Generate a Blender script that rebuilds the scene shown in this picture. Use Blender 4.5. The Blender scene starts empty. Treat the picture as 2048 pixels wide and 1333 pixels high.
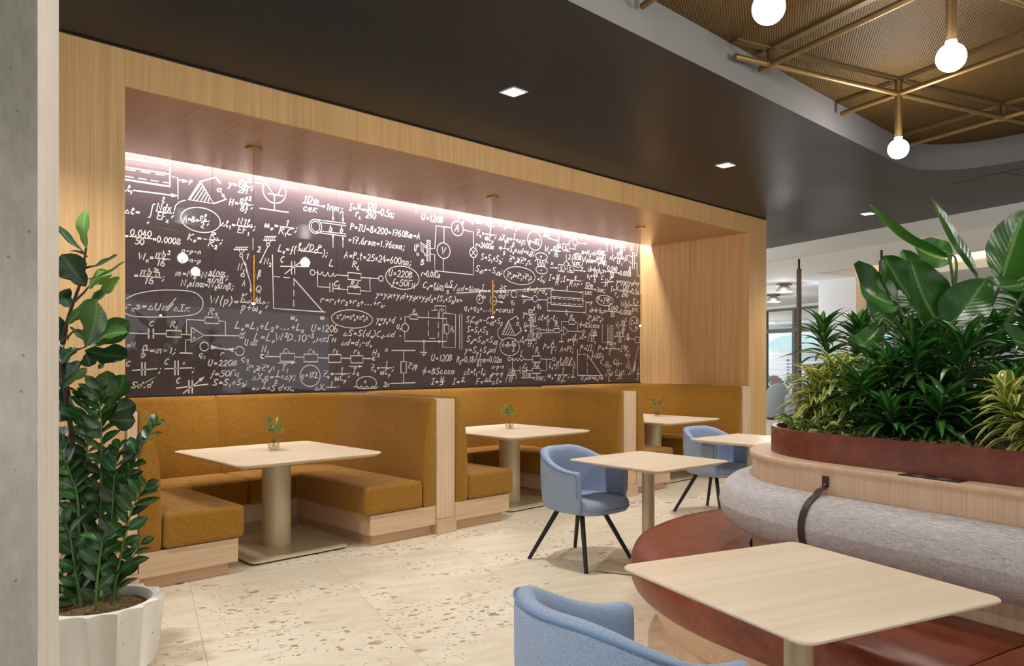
import bpy, bmesh, math, random
from mathutils import Vector, Matrix
random.seed(7)
SC = bpy.context.scene
COL = SC.collection
PI = math.pi

# ------------------------------------------------------------------ camera
CAM_Z = 1.42
YAW = math.radians(46.089)          # angle between the booth wall and the view axis
cam_data = bpy.data.cameras.new('camera')
cam = bpy.data.objects.new('camera', cam_data)
COL.objects.link(cam)
cam.location = (0, 0, CAM_Z)
cam.rotation_euler = (PI / 2, 0, YAW - PI / 2)
cam_data.sensor_width = 36
cam_data.lens = 1522 / 2048 * 36
cam_data.shift_y = 60.5 / 2048
cam_data.clip_start = 0.05
cam_data.clip_end = 200
SC.camera = cam

# ------------------------------------------------------------------ world, sun, exposure
world = bpy.data.worlds.new('world')
SC.world = world
world.use_nodes = True
bg = world.node_tree.nodes['Background']
bg.inputs[0].default_value = (0.90, 0.96, 1.04, 1)
bg.inputs[1].default_value = 1.0
sun_data = bpy.data.lights.new('sun', 'SUN')
sun_data.energy = 14.0
sun_data.angle = 0.02
sun = bpy.data.objects.new('sun', sun_data)
COL.objects.link(sun)
VS = SC.view_settings
VS.view_transform = 'Standard'
VS.look = 'None'
VS.gamma = 1
VS.use_curve_mapping = False
VS.exposure = 0.3
SC.cycles.use_denoising = True
SC.cycles.max_bounces = 8
SC.cycles.diffuse_bounces = 4
SC.cycles.glossy_bounces = 4
SC.cycles.transmission_bounces = 8
SC.cycles.transparent_max_bounces = 8
SC.cycles.sample_clamp_indirect = 6.0
SC.cycles.caustics_reflective = False
SC.cycles.caustics_refractive = False

# building grid: the floor tiles, planter bench and ceiling lattice are turned 18 degrees from the booth wall
GR = math.radians(-17.95)
GU = Vector((math.cos(GR), math.sin(GR), 0))
GV = Vector((-math.sin(GR), math.cos(GR), 0))
def G(u, v, z=0.0):
    return GU * u + GV * v + Vector((0, 0, z))
FWD = Vector((math.cos(YAW), math.sin(YAW), 0))
# the sun stands over the courtyard and falls through the far windows onto the floor
sun.rotation_euler = (GU * -0.62 + GV * -0.48 + Vector((0, 0, -0.62))).to_track_quat('-Z', 'Y').to_euler()

# ------------------------------------------------------------------ helpers
class MB:
    """collects geometry and links it as ONE mesh object"""
    def __init__(s):
        s.v = []; s.f = []; s.uv = {}; s.fm = []
        s.cur = 0
    def add(s, verts, faces, uvs=None):
        b = len(s.v)
        s.v += [tuple(p) for p in verts]
        s.f += [tuple(i + b for i in f) for f in faces]
        s.fm += [s.cur] * len(faces)
        if uvs:
            for i, q in enumerate(uvs): s.uv[b + i] = q
        return s
    def box(s, a, b):
        x0, y0, z0 = a; x1, y1, z1 = b
        s.add([(x0,y0,z0),(x1,y0,z0),(x1,y1,z0),(x0,y1,z0),(x0,y0,z1),(x1,y0,z1),(x1,y1,z1),(x0,y1,z1)],
              [(0,3,2,1),(4,5,6,7),(0,1,5,4),(1,2,6,5),(2,3,7,6),(3,0,4,7)])
        return s
    def prism(s, pts, z0, z1):
        """vertical prism over a counter-clockwise outline"""
        n = len(pts)
        s.add([(p[0],p[1],z0) for p in pts] + [(p[0],p[1],z1) for p in pts],
              [tuple(range(n-1,-1,-1)), tuple(range(n,2*n))] + [(i,(i+1)%n,n+(i+1)%n,n+i) for i in range(n)])
        return s
    def loft(s, rings, closed=True, caps=(True,True), uv=None):
        """rings: equal length point lists"""
        n = len(rings[0]); vs = [p for r in rings for p in r]; fs = []
        m = n if closed else n-1
        for k in range(len(rings)-1):
            for i in range(m):
                j = (i+1) % n
                fs.append((k*n+i, k*n+j, (k+1)*n+j, (k+1)*n+i))
        if closed and caps[0]: fs.append(tuple(range(n-1,-1,-1)))
        if closed and caps[1]: fs.append(tuple((len(rings)-1)*n+i for i in range(n)))
        s.add(vs, fs); return s
    def tube(s, path, r, n=8, caps=True):
        path = [Vector(p) for p in path]; rings = []
        rr = r if isinstance(r, (list, tuple)) else [r]*len(path)
        prev = None
        for i, p in enumerate(path):
            d = (path[min(i+1,len(path)-1)] - path[max(i-1,0)]).normalized()
            if prev is None:
                a = Vector((0,0,1)) if abs(d.z) < .9 else Vector((1,0,0))
                x = d.cross(a).normalized()
            else:
                x = (prev - d*prev.dot(d)).normalized()
            prev = x; y = d.cross(x)
            rings.append([p + (x*math.cos(2*PI*k/n) + y*math.sin(2*PI*k/n))*rr[i] for k in range(n)])
        return s.loft(rings, True, (caps, caps))
    def cyl(s, c, r, z0, z1, n=32, r1=None):
        r1 = r if r1 is None else r1
        return s.loft([[(c[0]+q*math.cos(2*PI*k/n), c[1]+q*math.sin(2*PI*k/n), z) for k in range(n)] for q, z in ((r,z0),(r1,z1))])
    def lathe(s, prof, c=(0,0,0), n=32, caps=(True,True)):
        return s.loft([[(c[0]+r*math.cos(2*PI*k/n), c[1]+r*math.sin(2*PI*k/n), c[2]+z) for k in range(n)] for r, z in prof], True, caps)
    def build(s, name, mats, parent=None, smooth=None, bevel=0, seg=2, loc=None, rotz=0):
        me = bpy.data.meshes.new(name)
        me.from_pydata(s.v, [], s.f)
        if not isinstance(mats, (list, tuple)): mats = [mats]
        for m in mats: me.materials.append(m)
        if len(mats) > 1:
            me.polygons.foreach_set('material_index', s.fm)
        if s.uv:
            l = me.uv_layers.new(name='uv')
            for lp in me.loops:
                l.data[lp.index].uv = s.uv.get(lp.vertex_index, (0, 0))
        me.update()
        if not s.uv:
            bm = bmesh.new(); bm.from_mesh(me); bmesh.ops.recalc_face_normals(bm, faces=bm.faces[:]); bm.to_mesh(me); bm.free()
        o = bpy.data.objects.new(name, me)
        COL.objects.link(o)
        if parent is not None: o.parent = parent
        if loc is not None: o.location = loc
        if rotz: o.rotation_euler.z = rotz
        if bevel:
            b = o.modifiers.new('bevel', 'BEVEL'); b.width = bevel; b.segments = seg; b.limit_method = 'ANGLE'; b.angle_limit = math.radians(40)
            b.harden_normals = True
        if smooth is None: smooth = bool(bevel)
        if smooth:
            ang = math.radians(smooth if not isinstance(smooth, bool) else 40)
            try:
                me.set_sharp_from_angle(angle=ang)
            except Exception: pass
            me.polygons.foreach_set('use_smooth', [True]*len(me.polygons))
        return o

def tag(o, label, cat, group=None, kind=None):
    o['label'] = label; o['category'] = cat
    if group: o['group'] = group
    if kind: o['kind'] = kind
    return o
def thing(name, label, cat, loc=(0,0,0), rotz=0, group=None, kind=None):
    o = bpy.data.objects.new(name, None); COL.objects.link(o)
    o.empty_display_size = .1
    o.location = loc; o.rotation_euler = (0, 0, rotz)
    return tag(o, label, cat, group, kind)
def struct(o, label, cat):
    return tag(o, label, cat, kind='structure')
KIDS = {}
def dup(root, loc, rotz, label, group=None):
    """a copy of a thing with copies of its parts and sub-parts"""
    r = root.copy(); COL.objects.link(r)
    r.location = loc; r.rotation_euler = (0, 0, rotz); r['label'] = label
    if group: r['group'] = group
    def rec(src, dst):
        for ch in [c for c in COL.objects if c.parent == src]:
            k = ch.copy(); COL.objects.link(k); k.parent = dst
            rec(ch, k)
    rec(root, r)
    return r
def rrect(w, d, r, n=5, c=(0,0)):
    pts = []
    for cx, cy, a in ((w/2-r, d/2-r, 0), (-w/2+r, d/2-r, PI/2), (-w/2+r, -d/2+r, PI), (w/2-r, -d/2+r, 1.5*PI)):
        for k in range(n+1):
            t = a + PI/2*k/n
            pts.append((c[0]+cx+r*math.cos(t), c[1]+cy+r*math.sin(t)))
    return pts

# ------------------------------------------------------------------ materials
def srgb(r, g, b):
    f = lambda c: (c/255/12.92) if c/255 <= .04045 else ((c/255+.055)/1.055)**2.4
    return (f(r), f(g), f(b), 1)
def mat(name, col, rough=.5, metal=0, spec=.5, coat=0, coat_rough=.03):
    m = bpy.data.materials.new(name); m.use_nodes = True
    p = m.node_tree.nodes['Principled BSDF']
    p.inputs['Base Color'].default_value = col
    p.inputs['Roughness'].default_value = rough
    p.inputs['Metallic'].default_value = metal
    p.inputs['Specular IOR Level'].default_value = spec
    p.inputs['Coat Weight'].default_value = coat
    p.inputs['Coat Roughness'].default_value = coat_rough
    return m
class NT:
    """tiny node-tree shorthand"""
    def __init__(s, m): s.m = m; s.t = m.node_tree; s.p = s.t.nodes['Principled BSDF']
    def n(s, kind, **kw):
        o = s.t.nodes.new('ShaderNode'+kind)
        for k, v in kw.items():
            if k.startswith('i_'): o.inputs[k[2:].replace('_',' ')].default_value = v
            else: setattr(o, k, v)
        return o
    def l(s, a, b): s.t.links.new(a, b)
    def coord(s, scale=(1,1,1), out='Object', rot=(0,0,0)):
        c = s.n('TexCoord'); mp = s.n('Mapping')
        mp.inputs['Scale'].default_value = scale; mp.inputs['Rotation'].default_value = rot
        s.l(c.outputs[out], mp.inputs['Vector']); return mp.outputs['Vector']
    def noise(s, vec, scale, detail=3, rough=.55, dist=0):
        o = s.n('TexNoise'); s.l(vec, o.inputs['Vector'])
        o.inputs['Scale'].default_value = scale; o.inputs['Detail'].default_value = detail
        o.inputs['Roughness'].default_value = rough; o.inputs['Distortion'].default_value = dist
        return o.outputs['Fac']
    def ramp(s, fac, stops):
        o = s.n('ValToRGB'); e = o.color_ramp.elements
        while len(e) < len(stops): e.new(.5)
        for k, (p, c) in enumerate(stops): e[k].position = p; e[k].color = c
        s.l(fac, o.inputs['Fac']); return o.outputs['Color']
    def mix(s, fac, a, b, mode='MIX'):
        o = s.n('Mix'); o.data_type = 'RGBA'; o.blend_type = mode
        if isinstance(fac, (int, float)): o.inputs[0].default_value = fac
        else: s.l(fac, o.inputs[0])
        for q, i in ((a, 6), (b, 7)):
            if isinstance(q, tuple): o.inputs[i].default_value = q
            else: s.l(q, o.inputs[i])
        return o.outputs[2]
    def math(s, op, a, b=None, c=None):
        o = s.n('Math'); o.operation = op
        for k, q in enumerate((a, b, c)):
            if q is None: continue
            if isinstance(q, (int, float)): o.inputs[k].default_value = q
            else: s.l(q, o.inputs[k])
        return o.outputs[0]
    def bump(s, h, strength=.1, dist=.002):
        o = s.n('Bump'); o.inputs['Strength'].default_value = strength; o.inputs['Distance'].default_value = dist
        s.l(h, o.inputs['Height']); s.l(o.outputs['Normal'], s.p.inputs['Normal'])
    def base(s, c): s.l(c, s.p.inputs['Base Color'])
K1 = (1,1,1,1); K0 = (0,0,0,1)
def wood(name, dark, light, axis='z', rough=.42, spec=.4, scale=1.0, fine=.5):
    m = mat(name, light, rough, spec=spec); t = NT(m)
    k = {'x': (.35,14,14), 'y': (14,.35,14), 'z': (14,14,.35)}[axis]
    v = t.coord(tuple(q*scale for q in k))
    a = t.noise(v, 1.6, 4, .6, .6)
    k2 = {'x': (1.2,120,120), 'y': (120,1.2,120), 'z': (120,120,1.2)}[axis]
    b = t.noise(t.coord(tuple(q*scale for q in k2)), 1.0, 3, .6)
    f = t.math('MULTIPLY_ADD', b, fine, t.math('MULTIPLY', a, 1-fine))
    t.base(t.ramp(f, [(.32, dark), (.66, light)]))
    t.bump(b, .08, .001)
    return m
def fabric(name, c1, c2, c3=None, scale=1.0, rough=.95, weave=.35):
    m = mat(name, c1, rough, spec=.15); t = NT(m)
    p = t.coord((1,1,1))
    h = t.noise(t.coord((25*scale,25*scale,420*scale)), 1, 2, .6)
    w = t.noise(t.coord((420*scale,420*scale,25*scale)), 1, 2, .6)
    s = t.math('ADD', t.math('MULTIPLY', h, .5), t.math('MULTIPLY', w, .5))
    col = t.ramp(s, [(.38, c1), (.62, c2)])
    if c3:
        q = t.noise(p, 260*scale, 2, .6)
        col = t.mix(t.ramp(q, [(.5, K0), (.62, K1)]), col, c3)
    t.base(col); t.bump(s, weave, .0012)
    t.p.inputs['Sheen Weight'].default_value = .15
    return m
def melange(name, a, b, c, scale=1.0):
    m = mat(name, a, .95, spec=.12); t = NT(m)
    v = t.coord((1,1,1))
    n1 = t.noise(v, 420*scale, 2, .7); n2 = t.noise(v, 560*scale, 2, .7)
    col = t.mix(t.ramp(n1, [(.42, K0), (.58, K1)]), a, b)
    col = t.mix(t.ramp(n2, [(.56, K0), (.64, K1)]), col, c)
    t.base(col); t.bump(n2, .3, .001)
    t.p.inputs['Sheen Weight'].default_value = .1
    return m
def leafmat(name, stops, rough=.35, trans=.25, var=.25, coat=.0):
    """stops: colour ramp across the blade (0 edge .. 1 midrib)"""
    m = mat(name, stops[0][1], rough, spec=.5, coat=coat, coat_rough=.15); t = NT(m)
    uv = t.n('TexCoord').outputs['UV']
    sp = t.n('SeparateXYZ'); t.l(uv, sp.inputs[0])
    d = t.math('SUBTRACT', 1.0, t.math('MULTIPLY', t.math('ABSOLUTE', t.math('SUBTRACT', sp.outputs[1], .5)), 2.0))
    col = t.ramp(d, stops)
    rnd = t.n('NewGeometry').outputs['Random Per Island']
    hv = t.n('HueSaturation')
    t.l(t.math('MULTIPLY_ADD', rnd, var*2, 1-var), hv.inputs['Value'])
    t.l(t.math('MULTIPLY_ADD', rnd, .03, .485), hv.inputs['Hue'])
    t.l(col, hv.inputs['Color'])
    # lateral veins
    w = t.n('TexWave'); w.wave_type = 'BANDS'; w.bands_direction = 'X'
    w.inputs['Scale'].default_value = 4.0
    cv = t.n('CombineXYZ'); t.l(t.math('MULTIPLY_ADD', d, .25, sp.outputs[0]), cv.inputs[0])
    t.l(cv.outputs[0], w.inputs['Vector'])
    t.bump(w.outputs['Fac'], .12, .003)
    t.base(hv.outputs['Color'])
    tr = t.n('BsdfTranslucent'); t.l(hv.outputs['Color'], tr.inputs['Color'])
    mx = t.n('MixShader'); mx.inputs[0].default_value = trans
    t.l(t.p.outputs[0], mx.inputs[1]); t.l(tr.outputs[0], mx.inputs[2])
    t.l(mx.outputs[0], t.t.nodes['Material Output'].inputs['Surface'])
    return m
def emit(name, col, strength):
    m = bpy.data.materials.new(name); m.use_nodes = True; t = m.node_tree
    t.nodes.remove(t.nodes['Principled BSDF'])
    e = t.nodes.new('ShaderNodeEmission'); e.inputs[0].default_value = col; e.inputs[1].default_value = strength
    t.links.new(e.outputs[0], t.nodes['Material Output'].inputs[0]); return m

OAK_D, OAK_L = srgb(188,145,91), srgb(222,184,130)
M = {}
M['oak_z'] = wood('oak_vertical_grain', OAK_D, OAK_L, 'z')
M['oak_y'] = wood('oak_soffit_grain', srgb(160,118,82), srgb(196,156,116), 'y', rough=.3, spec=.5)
M['ash_z'] = wood('pale_ash_vertical', srgb(196,164,132), srgb(222,194,164), 'z')
M['ash_x'] = wood('pale_ash_horizontal', srgb(192,160,128), srgb(218,190,160), 'x')
M['top_x'] = wood('table_top_veneer', srgb(224,202,174), srgb(242,226,202), 'x', rough=.33, scale=.6, fine=.35)
M['bench_wood'] = wood('bench_veneer', srgb(214,178,146), srgb(236,206,176), 'z')
M['red_wood'] = wood('red_brown_veneer', srgb(98,46,32), srgb(130,68,48), 'x', rough=.35, scale=.5, fine=.3)
M['mustard'] = fabric('mustard_linen', srgb(126,88,27), srgb(164,116,40))
M['boucle'] = fabric('grey_bolster_weave', srgb(168,162,162), srgb(226,222,222), scale=1.0)
M['blue'] = melange('blue_wool_melange', srgb(116,146,182), srgb(164,182,202), srgb(186,166,172))
M['blue_seam'] = mat('blue_piping', srgb(110,138,174), .9)
M['black'] = mat('black_powder_coat', srgb(28,27,27), .45)
M['black_gap'] = mat('black_strip', srgb(18,16,16), .6)
M['pedestal'] = mat('champagne_metal', srgb(204,190,158), .35, metal=.15)
M['brass'] = mat('brushed_brass', srgb(176,132,66), .28, metal=1)
M['bronze'] = mat('satin_bronze', srgb(128,104,66), .4, metal=.8)
M['darkbronze'] = mat('dark_bronze', srgb(92,74,58), .4, metal=.6)
M['strap'] = mat('brown_strap_leather', srgb(62,38,26), .5)
M['white_paint'] = mat('white_paint', srgb(226,231,242), .8)
M['grey_paint'] = mat('grey_paint', srgb(212,215,220), .8)
M['beige_paint'] = mat('beige_paint', srgb(224,208,184), .8)
M['dark_paint'] = mat('charcoal_side_paint', srgb(94,92,92), .7)
M['steel'] = mat('steel', srgb(190,190,188), .3, metal=1)
M['dark_frame'] = mat('window_frame_metal', srgb(92,94,98), .5)
M['plant_stem'] = mat('green_stem', srgb(88,120,52), .5)
M['brown_stem'] = mat('brown_stem', srgb(74,56,40), .8)
M['bulb'] = emit('lit_bulb', (1, .95, .87, 1), 180)
M['tip'] = emit('lit_pendant_tip', (1, .93, .82, 1), 60)
M['led'] = emit('led_strip', (1, .95, .97, 1), 1.5)
M['downlight'] = emit('downlight_lens', (1, .98, .95, 1), 9)
# special surface materials -------------------------------------------------
def mk_leather():
    m = mat('red_brown_leather', srgb(122,60,40), .38, spec=.45); t = NT(m); v = t.coord()
    n = t.noise(v, 9, 5, .6, .4); f = t.noise(v, 60, 3, .6)
    t.base(t.ramp(t.math('MULTIPLY_ADD', f, .35, t.math('MULTIPLY', n, .65)), [(.35, srgb(108,48,29)), (.65, srgb(148,75,48))]))
    t.bump(t.noise(v, 180, 2), .12, .001); return m
M['leather'] = mk_leather()
def mk_floor():
    m = mat('terrazzo_tile', srgb(226,208,176), .32, spec=.4); t = NT(m)
    v = t.coord((1,1,1), rot=(0,0,-GR))                  # turned with the building grid
    # tile joints .927 x 1.85
    sp = t.n('SeparateXYZ'); t.l(v, sp.inputs[0])
    def line(c, off, per, w):
        q = t.math('FRACT', t.math('DIVIDE', t.math('SUBTRACT', c, off), per))
        d = t.math('MULTIPLY', t.math('ABSOLUTE', t.math('SUBTRACT', q, .5)), 1.0)
        return t.math('GREATER_THAN', d, .5 - w/per)
    j = t.math('MAXIMUM', line(sp.outputs[0], .28, .927, .0018), line(sp.outputs[1], 4.18, 1.85, .0015))
    # each tile has its own bands of chips
    tid = t.n('CombineXYZ')
    t.l(t.math('FLOOR', t.math('DIVIDE', t.math('SUBTRACT', sp.outputs[0], .28), .927)), tid.inputs[0])
    t.l(t.math('FLOOR', t.math('DIVIDE', t.math('SUBTRACT', sp.outputs[1], 4.18), 1.85)), tid.inputs[1])
    sh = t.n('VectorMath'); sh.operation = 'MULTIPLY_ADD'
    t.l(tid.outputs[0], sh.inputs[0]); sh.inputs[1].default_value = (3.7, 5.3, 0)
    t.l(v, sh.inputs[2])
    vv = sh.outputs[0]
    mp = t.n('Mapping'); mp.inputs['Scale'].default_value = (.7, 2.2, 1); t.l(vv, mp.inputs['Vector'])
    patch = t.noise(mp.outputs[0], 1.5, 3, .6, .6)
    veil = t.noise(mp.outputs[0], 3.5, 4, .65, .8)
    base = t.ramp(veil, [(.3, srgb(224,208,178)), (.62, srgb(240,230,208))])
    base = t.mix(t.ramp(patch, [(.50, K0), (.57, K1)]), base, t.mix(.5, base, srgb(247,238,220)))
    def chips(scale, thr, cols, seedoff, lim, str_=(1,1,1)):
        mq = t.n('Mapping'); mq.inputs['Location'].default_value = seedoff; mq.inputs['Scale'].default_value = str_
        wn = t.n('TexNoise'); wn.inputs['Scale'].default_value = scale*1.6; t.l(vv, wn.inputs['Vector'])
        ad = t.n('VectorMath'); ad.operation = 'MULTIPLY_ADD'; t.l(wn.outputs['Color'], ad.inputs[0]); ad.inputs[1].default_value = (.55/scale,)*3; t.l(vv, ad.inputs[2])
        t.l(ad.outputs[0], mq.inputs['Vector'])
        vo = t.n('TexVoronoi'); vo.inputs['Scale'].default_value = scale; t.l(mq.outputs[0], vo.inputs['Vector'])
        se = t.n('SeparateColor'); t.l(vo.outputs['Color'], se.inputs[0])
        rad = t.math('MULTIPLY', se.outputs[0], thr)
        inside = t.math('LESS_THAN', vo.outputs['Distance'], rad)
        pick = t.math('LESS_THAN', se.outputs[1], lim)
        zone = t.ramp(patch, [(.48, K0), (.57, K1)])
        k = t.math('MULTIPLY', t.math('MULTIPLY', inside, pick), zone)
        return k, t.ramp(se.outputs[2], cols)
    stone = [(0, srgb(150,128,96)), (.35, srgb(176,152,112)), (.7, srgb(196,174,136)), (.93, srgb(206,190,160)), (1, srgb(92,74,54))]
    k1, c1 = chips(9, .40, stone, (3,1,0), .40, (1.0,1.7,1)); k2, c2 = chips(21, .5, stone, (7,4,0), .55, (1,1.6,1)); k3, c3 = chips(55, .5, stone, (1,9,0), .35)
    col = t.mix(k3, base, c3); col = t.mix(k2, col, c2); col = t.mix(k1, col, c1)
    col = t.mix(t.math('MULTIPLY', j, .7), col, srgb(176,152,116))
    t.base(col)
    t.l(t.math('MULTIPLY_ADD', veil, .15, .25), t.p.inputs['Roughness'])
    return m
M['floor'] = mk_floor()
def mk_ceiling():
    m = mat('charcoal_ceiling_paint', srgb(38,37,37), .34, spec=.18); t = NT(m)
    a = t.coord((.4, 1.5, 1)); n = t.noise(a, 2, 4, .6)
    t.base(t.ramp(n, [(.3, srgb(33,34,37)), (.7, srgb(39,40,44))]))
    t.l(t.math('MULTIPLY_ADD', n, .12, .28), t.p.inputs['Roughness']); return m
M['ceiling'] = mk_ceiling()
def mk_mesh():
    m = mat('brass_woven_mesh', srgb(140,110,62), .6, metal=.25, spec=.2); t = NT(m)
    v = t.coord((1,1,1), rot=(0,0,-GR)); sp = t.n('SeparateXYZ'); t.l(v, sp.inputs[0])
    f = 2*PI/.022
    a = t.math('SINE', t.math('MULTIPLY', sp.outputs[0], f)); b = t.math('SINE', t.math('MULTIPLY', sp.outputs[1], f))
    w = t.math('MULTIPLY_ADD', t.math('MULTIPLY', a, b), .5, .5)
    t.base(t.ramp(w, [(.25, srgb(46,33,12)), (.7, srgb(98,74,36))])); t.bump(w, .8, .005); return m
M['mesh'] = mk_mesh()
def mk_concrete(name, c1, c2, st=(1,1,1)):
    m = mat(name, c1, .75, spec=.25); t = NT(m)
    v = t.coord(st); n = t.noise(v, 1.7, 6, .62, .5); s = t.noise(t.coord((3,3,1)), 14, 4, .65)
    vo = t.n('TexVoronoi'); vo.inputs['Scale'].default_value = 16; t.l(v, vo.inputs['Vector'])
    pit = t.math('LESS_THAN', vo.outputs['Distance'], .07)
    col = t.ramp(t.math('MULTIPLY_ADD', s, .3, t.math('MULTIPLY', n, .7)), [(.33, c1), (.66, c2)])
    t.base(t.mix(t.math('MULTIPLY', pit, .5), col, srgb(70,66,60)))
    t.bump(t.math('SUBTRACT', s, pit), .25, .004); return m
M['concrete'] = mk_concrete('grey_concrete', srgb(134,131,122), srgb(176,173,163))
M['pale_concrete'] = mk_concrete('pale_side_concrete', srgb(234,227,213), srgb(248,244,234), (6,6,.4))
M['pot'] = mk_concrete('white_cast_stone', srgb(238,232,220), srgb(250,246,238))
def mk_soil():
    m = mat('mulch', srgb(110,88,62), .95, spec=.1); t = NT(m); v = t.coord()
    n = t.noise(v, 55, 4, .7, 1.2)
    t.base(t.ramp(n, [(.35, srgb(70,52,36)), (.5, srgb(126,102,72)), (.68, srgb(176,152,114))])); t.bump(n, .9, .012); return m
M['soil'] = mk_soil()

# ------------------------------------------------------------------ floor and ceilings
C2 = 3.355            # charcoal ceiling
fl = MB().box((-12,-14,-.12), (34,26,0)).build('floor', M['floor'])
struct(fl, 'cream terrazzo tile floor with pebble chips', 'floor')

RX0, RX1, RY0, RY1, RR = .75, 8.54, -2.6, 2.715, .62    # the recess in the charcoal ceiling
def recess(n=10, grow=0):
    w, d = RX1-RX0+2*grow, RY1-RY0+2*grow
    return rrect(w, d, RR+grow, n, ((RX0+RX1)/2, (RY0+RY1)/2))
def slab_with_hole(name, outer, hole, z, m):
    bm = bmesh.new(); es = []
    for loop in (outer, hole):
        vs = [bm.verts.new((p[0], p[1], z)) for p in loop]
        es += [bm.edges.new((vs[i], vs[(i+1)%len(vs)])) for i in range(len(vs))]
    bmesh.ops.triangle_fill(bm, use_beauty=True, use_dissolve=False, edges=es)
    for f in bm.faces:
        if f.normal.z > 0: f.normal_flip()
    me = bpy.data.meshes.new(name); bm.to_mesh(me); bm.free(); me.materials.append(m)
    o = bpy.data.objects.new(name, me); COL.objects.link(o); return o
EDGE_U = 9.5
far_a, far_b = G(EDGE_U, 13.5), G(EDGE_U, -6.5)
outer = [(-9,-9), (far_b.x-1.5, -9), (far_b.x, far_b.y), (far_a.x, far_a.y), (-9, far_a.y)]
ce = slab_with_hole('ceiling', outer, recess(), C2, M['ceiling'])
struct(ce, 'charcoal painted ceiling with a rounded lighting recess', 'ceiling')
# recess side wall
MZ = 3.60
r0 = recess(); r1 = recess(grow=.02)
o = MB().loft([[(p[0],p[1],C2) for p in r0], [(p[0],p[1],MZ+.1) for p in r0], [(p[0],p[1],MZ+.1) for p in r1], [(p[0],p[1],C2+.001) for p in r1]], True, (False,False)).build('trim_1', M['dark_paint'], smooth=True)
struct(o, 'grey curved side wall of the ceiling recess', 'ceiling recess')
pa = recess(grow=.05)
o = MB().prism(pa, MZ+.012, MZ+.03).build('ceiling', M['mesh'])
struct(o, 'brass woven mesh panels lining the ceiling recess', 'ceiling')
LU = [-.003, 1.307, 2.617, 3.927, 5.237, 6.547, 7.857]; LV = [-1.276, .034, 1.344, 2.654, 3.964]
def clip_line(p, d, x0, x1, y0, y1):
    t0, t1 = -50, 50
    for q, e, lo, hi in ((p.x, d.x, x0, x1), (p.y, d.y, y0, y1)):
        a, b = sorted(((lo-q)/e, (hi-q)/e)); t0 = max(t0, a); t1 = min(t1, b)
    return (t0, t1) if t1 > t0 else None
LINES = []
for u in LU:
    c = clip_line(G(u, 0), GV, RX0+.06, RX1-.06, RY0+.06, RY1-.055)
    if c: LINES.append(('v', u, c))
for v in LV:
    c = clip_line(G(0, v), GU, RX0+.06, RX1-.06, RY0+.06, RY1-.055)
    if c: LINES.append(('u', v, c))
M['rib'] = mat('dull_bronze_strip', srgb(104,84,52), .5, metal=.6)
mb = MB()
for k, q, (a, b) in LINES:
    for off, w, z0 in ((0, .027, MZ-.006),):
        if k == 'v': pts = [G(q-w, a), G(q+w, a), G(q+w, b), G(q-w, b)]
        else: pts = [G(a, q-w), G(b, q-w), G(b, q+w), G(a, q+w)]
        mb.prism([(p.x, p.y) for p in pts], z0, MZ+.011)
o = mb.build('trim_2', M['rib'])
struct(o, 'flat bronze strips framing the mesh ceiling panels', 'ceiling trim')
# two thin joints in the charcoal ceiling beyond the recess
mb = MB()
for a, b in ((G(7.85,5.3), G(7.85,-2.0)), (G(7.85,4.75), G(9.5,4.75))):
    d = (b-a).normalized(); n = Vector((-d.y, d.x, 0))*.006
    mb.prism([((a+n).x,(a+n).y), ((a-n).x,(a-n).y), ((b-n).x,(b-n).y), ((b+n).x,(b+n).y)], C2-.002, C2+.01)
o = mb.build('trim_3', M['black_gap']); struct(o, 'thin dark joints between charcoal ceiling boards', 'ceiling joint')

# lower white ceiling beyond the bulkhead, with a cove recess
C3 = 3.146
def gbox(mb, u0, u1, v0, v1, z0, z1):
    p = [G(u0,v0), G(u1,v0), G(u1,v1), G(u0,v1)]
    return mb.prism([(q.x,q.y) for q in p], z0, z1)
mb = MB()
gbox(mb, EDGE_U, EDGE_U+.15, -6.5, 24, C3, C2+.3)
o = mb.build('trim_4', M['grey_paint']); struct(o, 'pale grey bulkhead face between the two ceilings', 'bulkhead')
mb = MB()
HU0, HU1, HV0, HV1 = 11.6, 13.6, 1.5, 10.6        # cove opening
gbox(mb, EDGE_U+.15, HU0, -6.5, 24, C3, C3+.1)
gbox(mb, HU1, 26, -6.5, 24, C3, C3+.1)
gbox(mb, HU0, HU1, HV1, 24, C3, C3+.1); gbox(mb, HU0, HU1, -6.5, HV0, C3, C3+.1)
o = mb.build('ceiling', M['white_paint']); struct(o, 'white lower ceiling beyond the bulkhead', 'ceiling')
mb = MB()
gbox(mb, HU0-.05, HU1+.05, HV0-.05, HV1+.05, C3+.4, C3+.45)
gbox(mb, HU0-.05, HU0, HV0, HV1, C3+.1, C3+.4); gbox(mb, HU1, HU1+.05, HV0, HV1, C3+.1, C3+.4)
gbox(mb, HU0, HU1, HV1, HV1+.05, C3+.1, C3+.4); gbox(mb, HU0, HU1, HV0-.05, HV0, C3+.1, C3+.4)
o = mb.build('trim_5', M['beige_paint']); struct(o, 'beige lined cove recess in the white ceiling', 'ceiling recess')
mb = MB(); gbox(mb, HU1-.02, HU1, HV0+.1, HV1-.1, C3+.2, C3+.26)
o = mb.build('cove_light', emit('cove_led', (1,.88,.68,1), 12)); tag(o, 'warm led strip inside the white ceiling cove', 'light strip')
mb = MB(); gbox(mb, 10.35, 10.6, 2.6, 5.0, C3-.004, C3+.05)
o = mb.build('ceiling_vent', M['black_gap']); tag(o, 'long dark slot vent in the white ceiling', 'vent')

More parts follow.
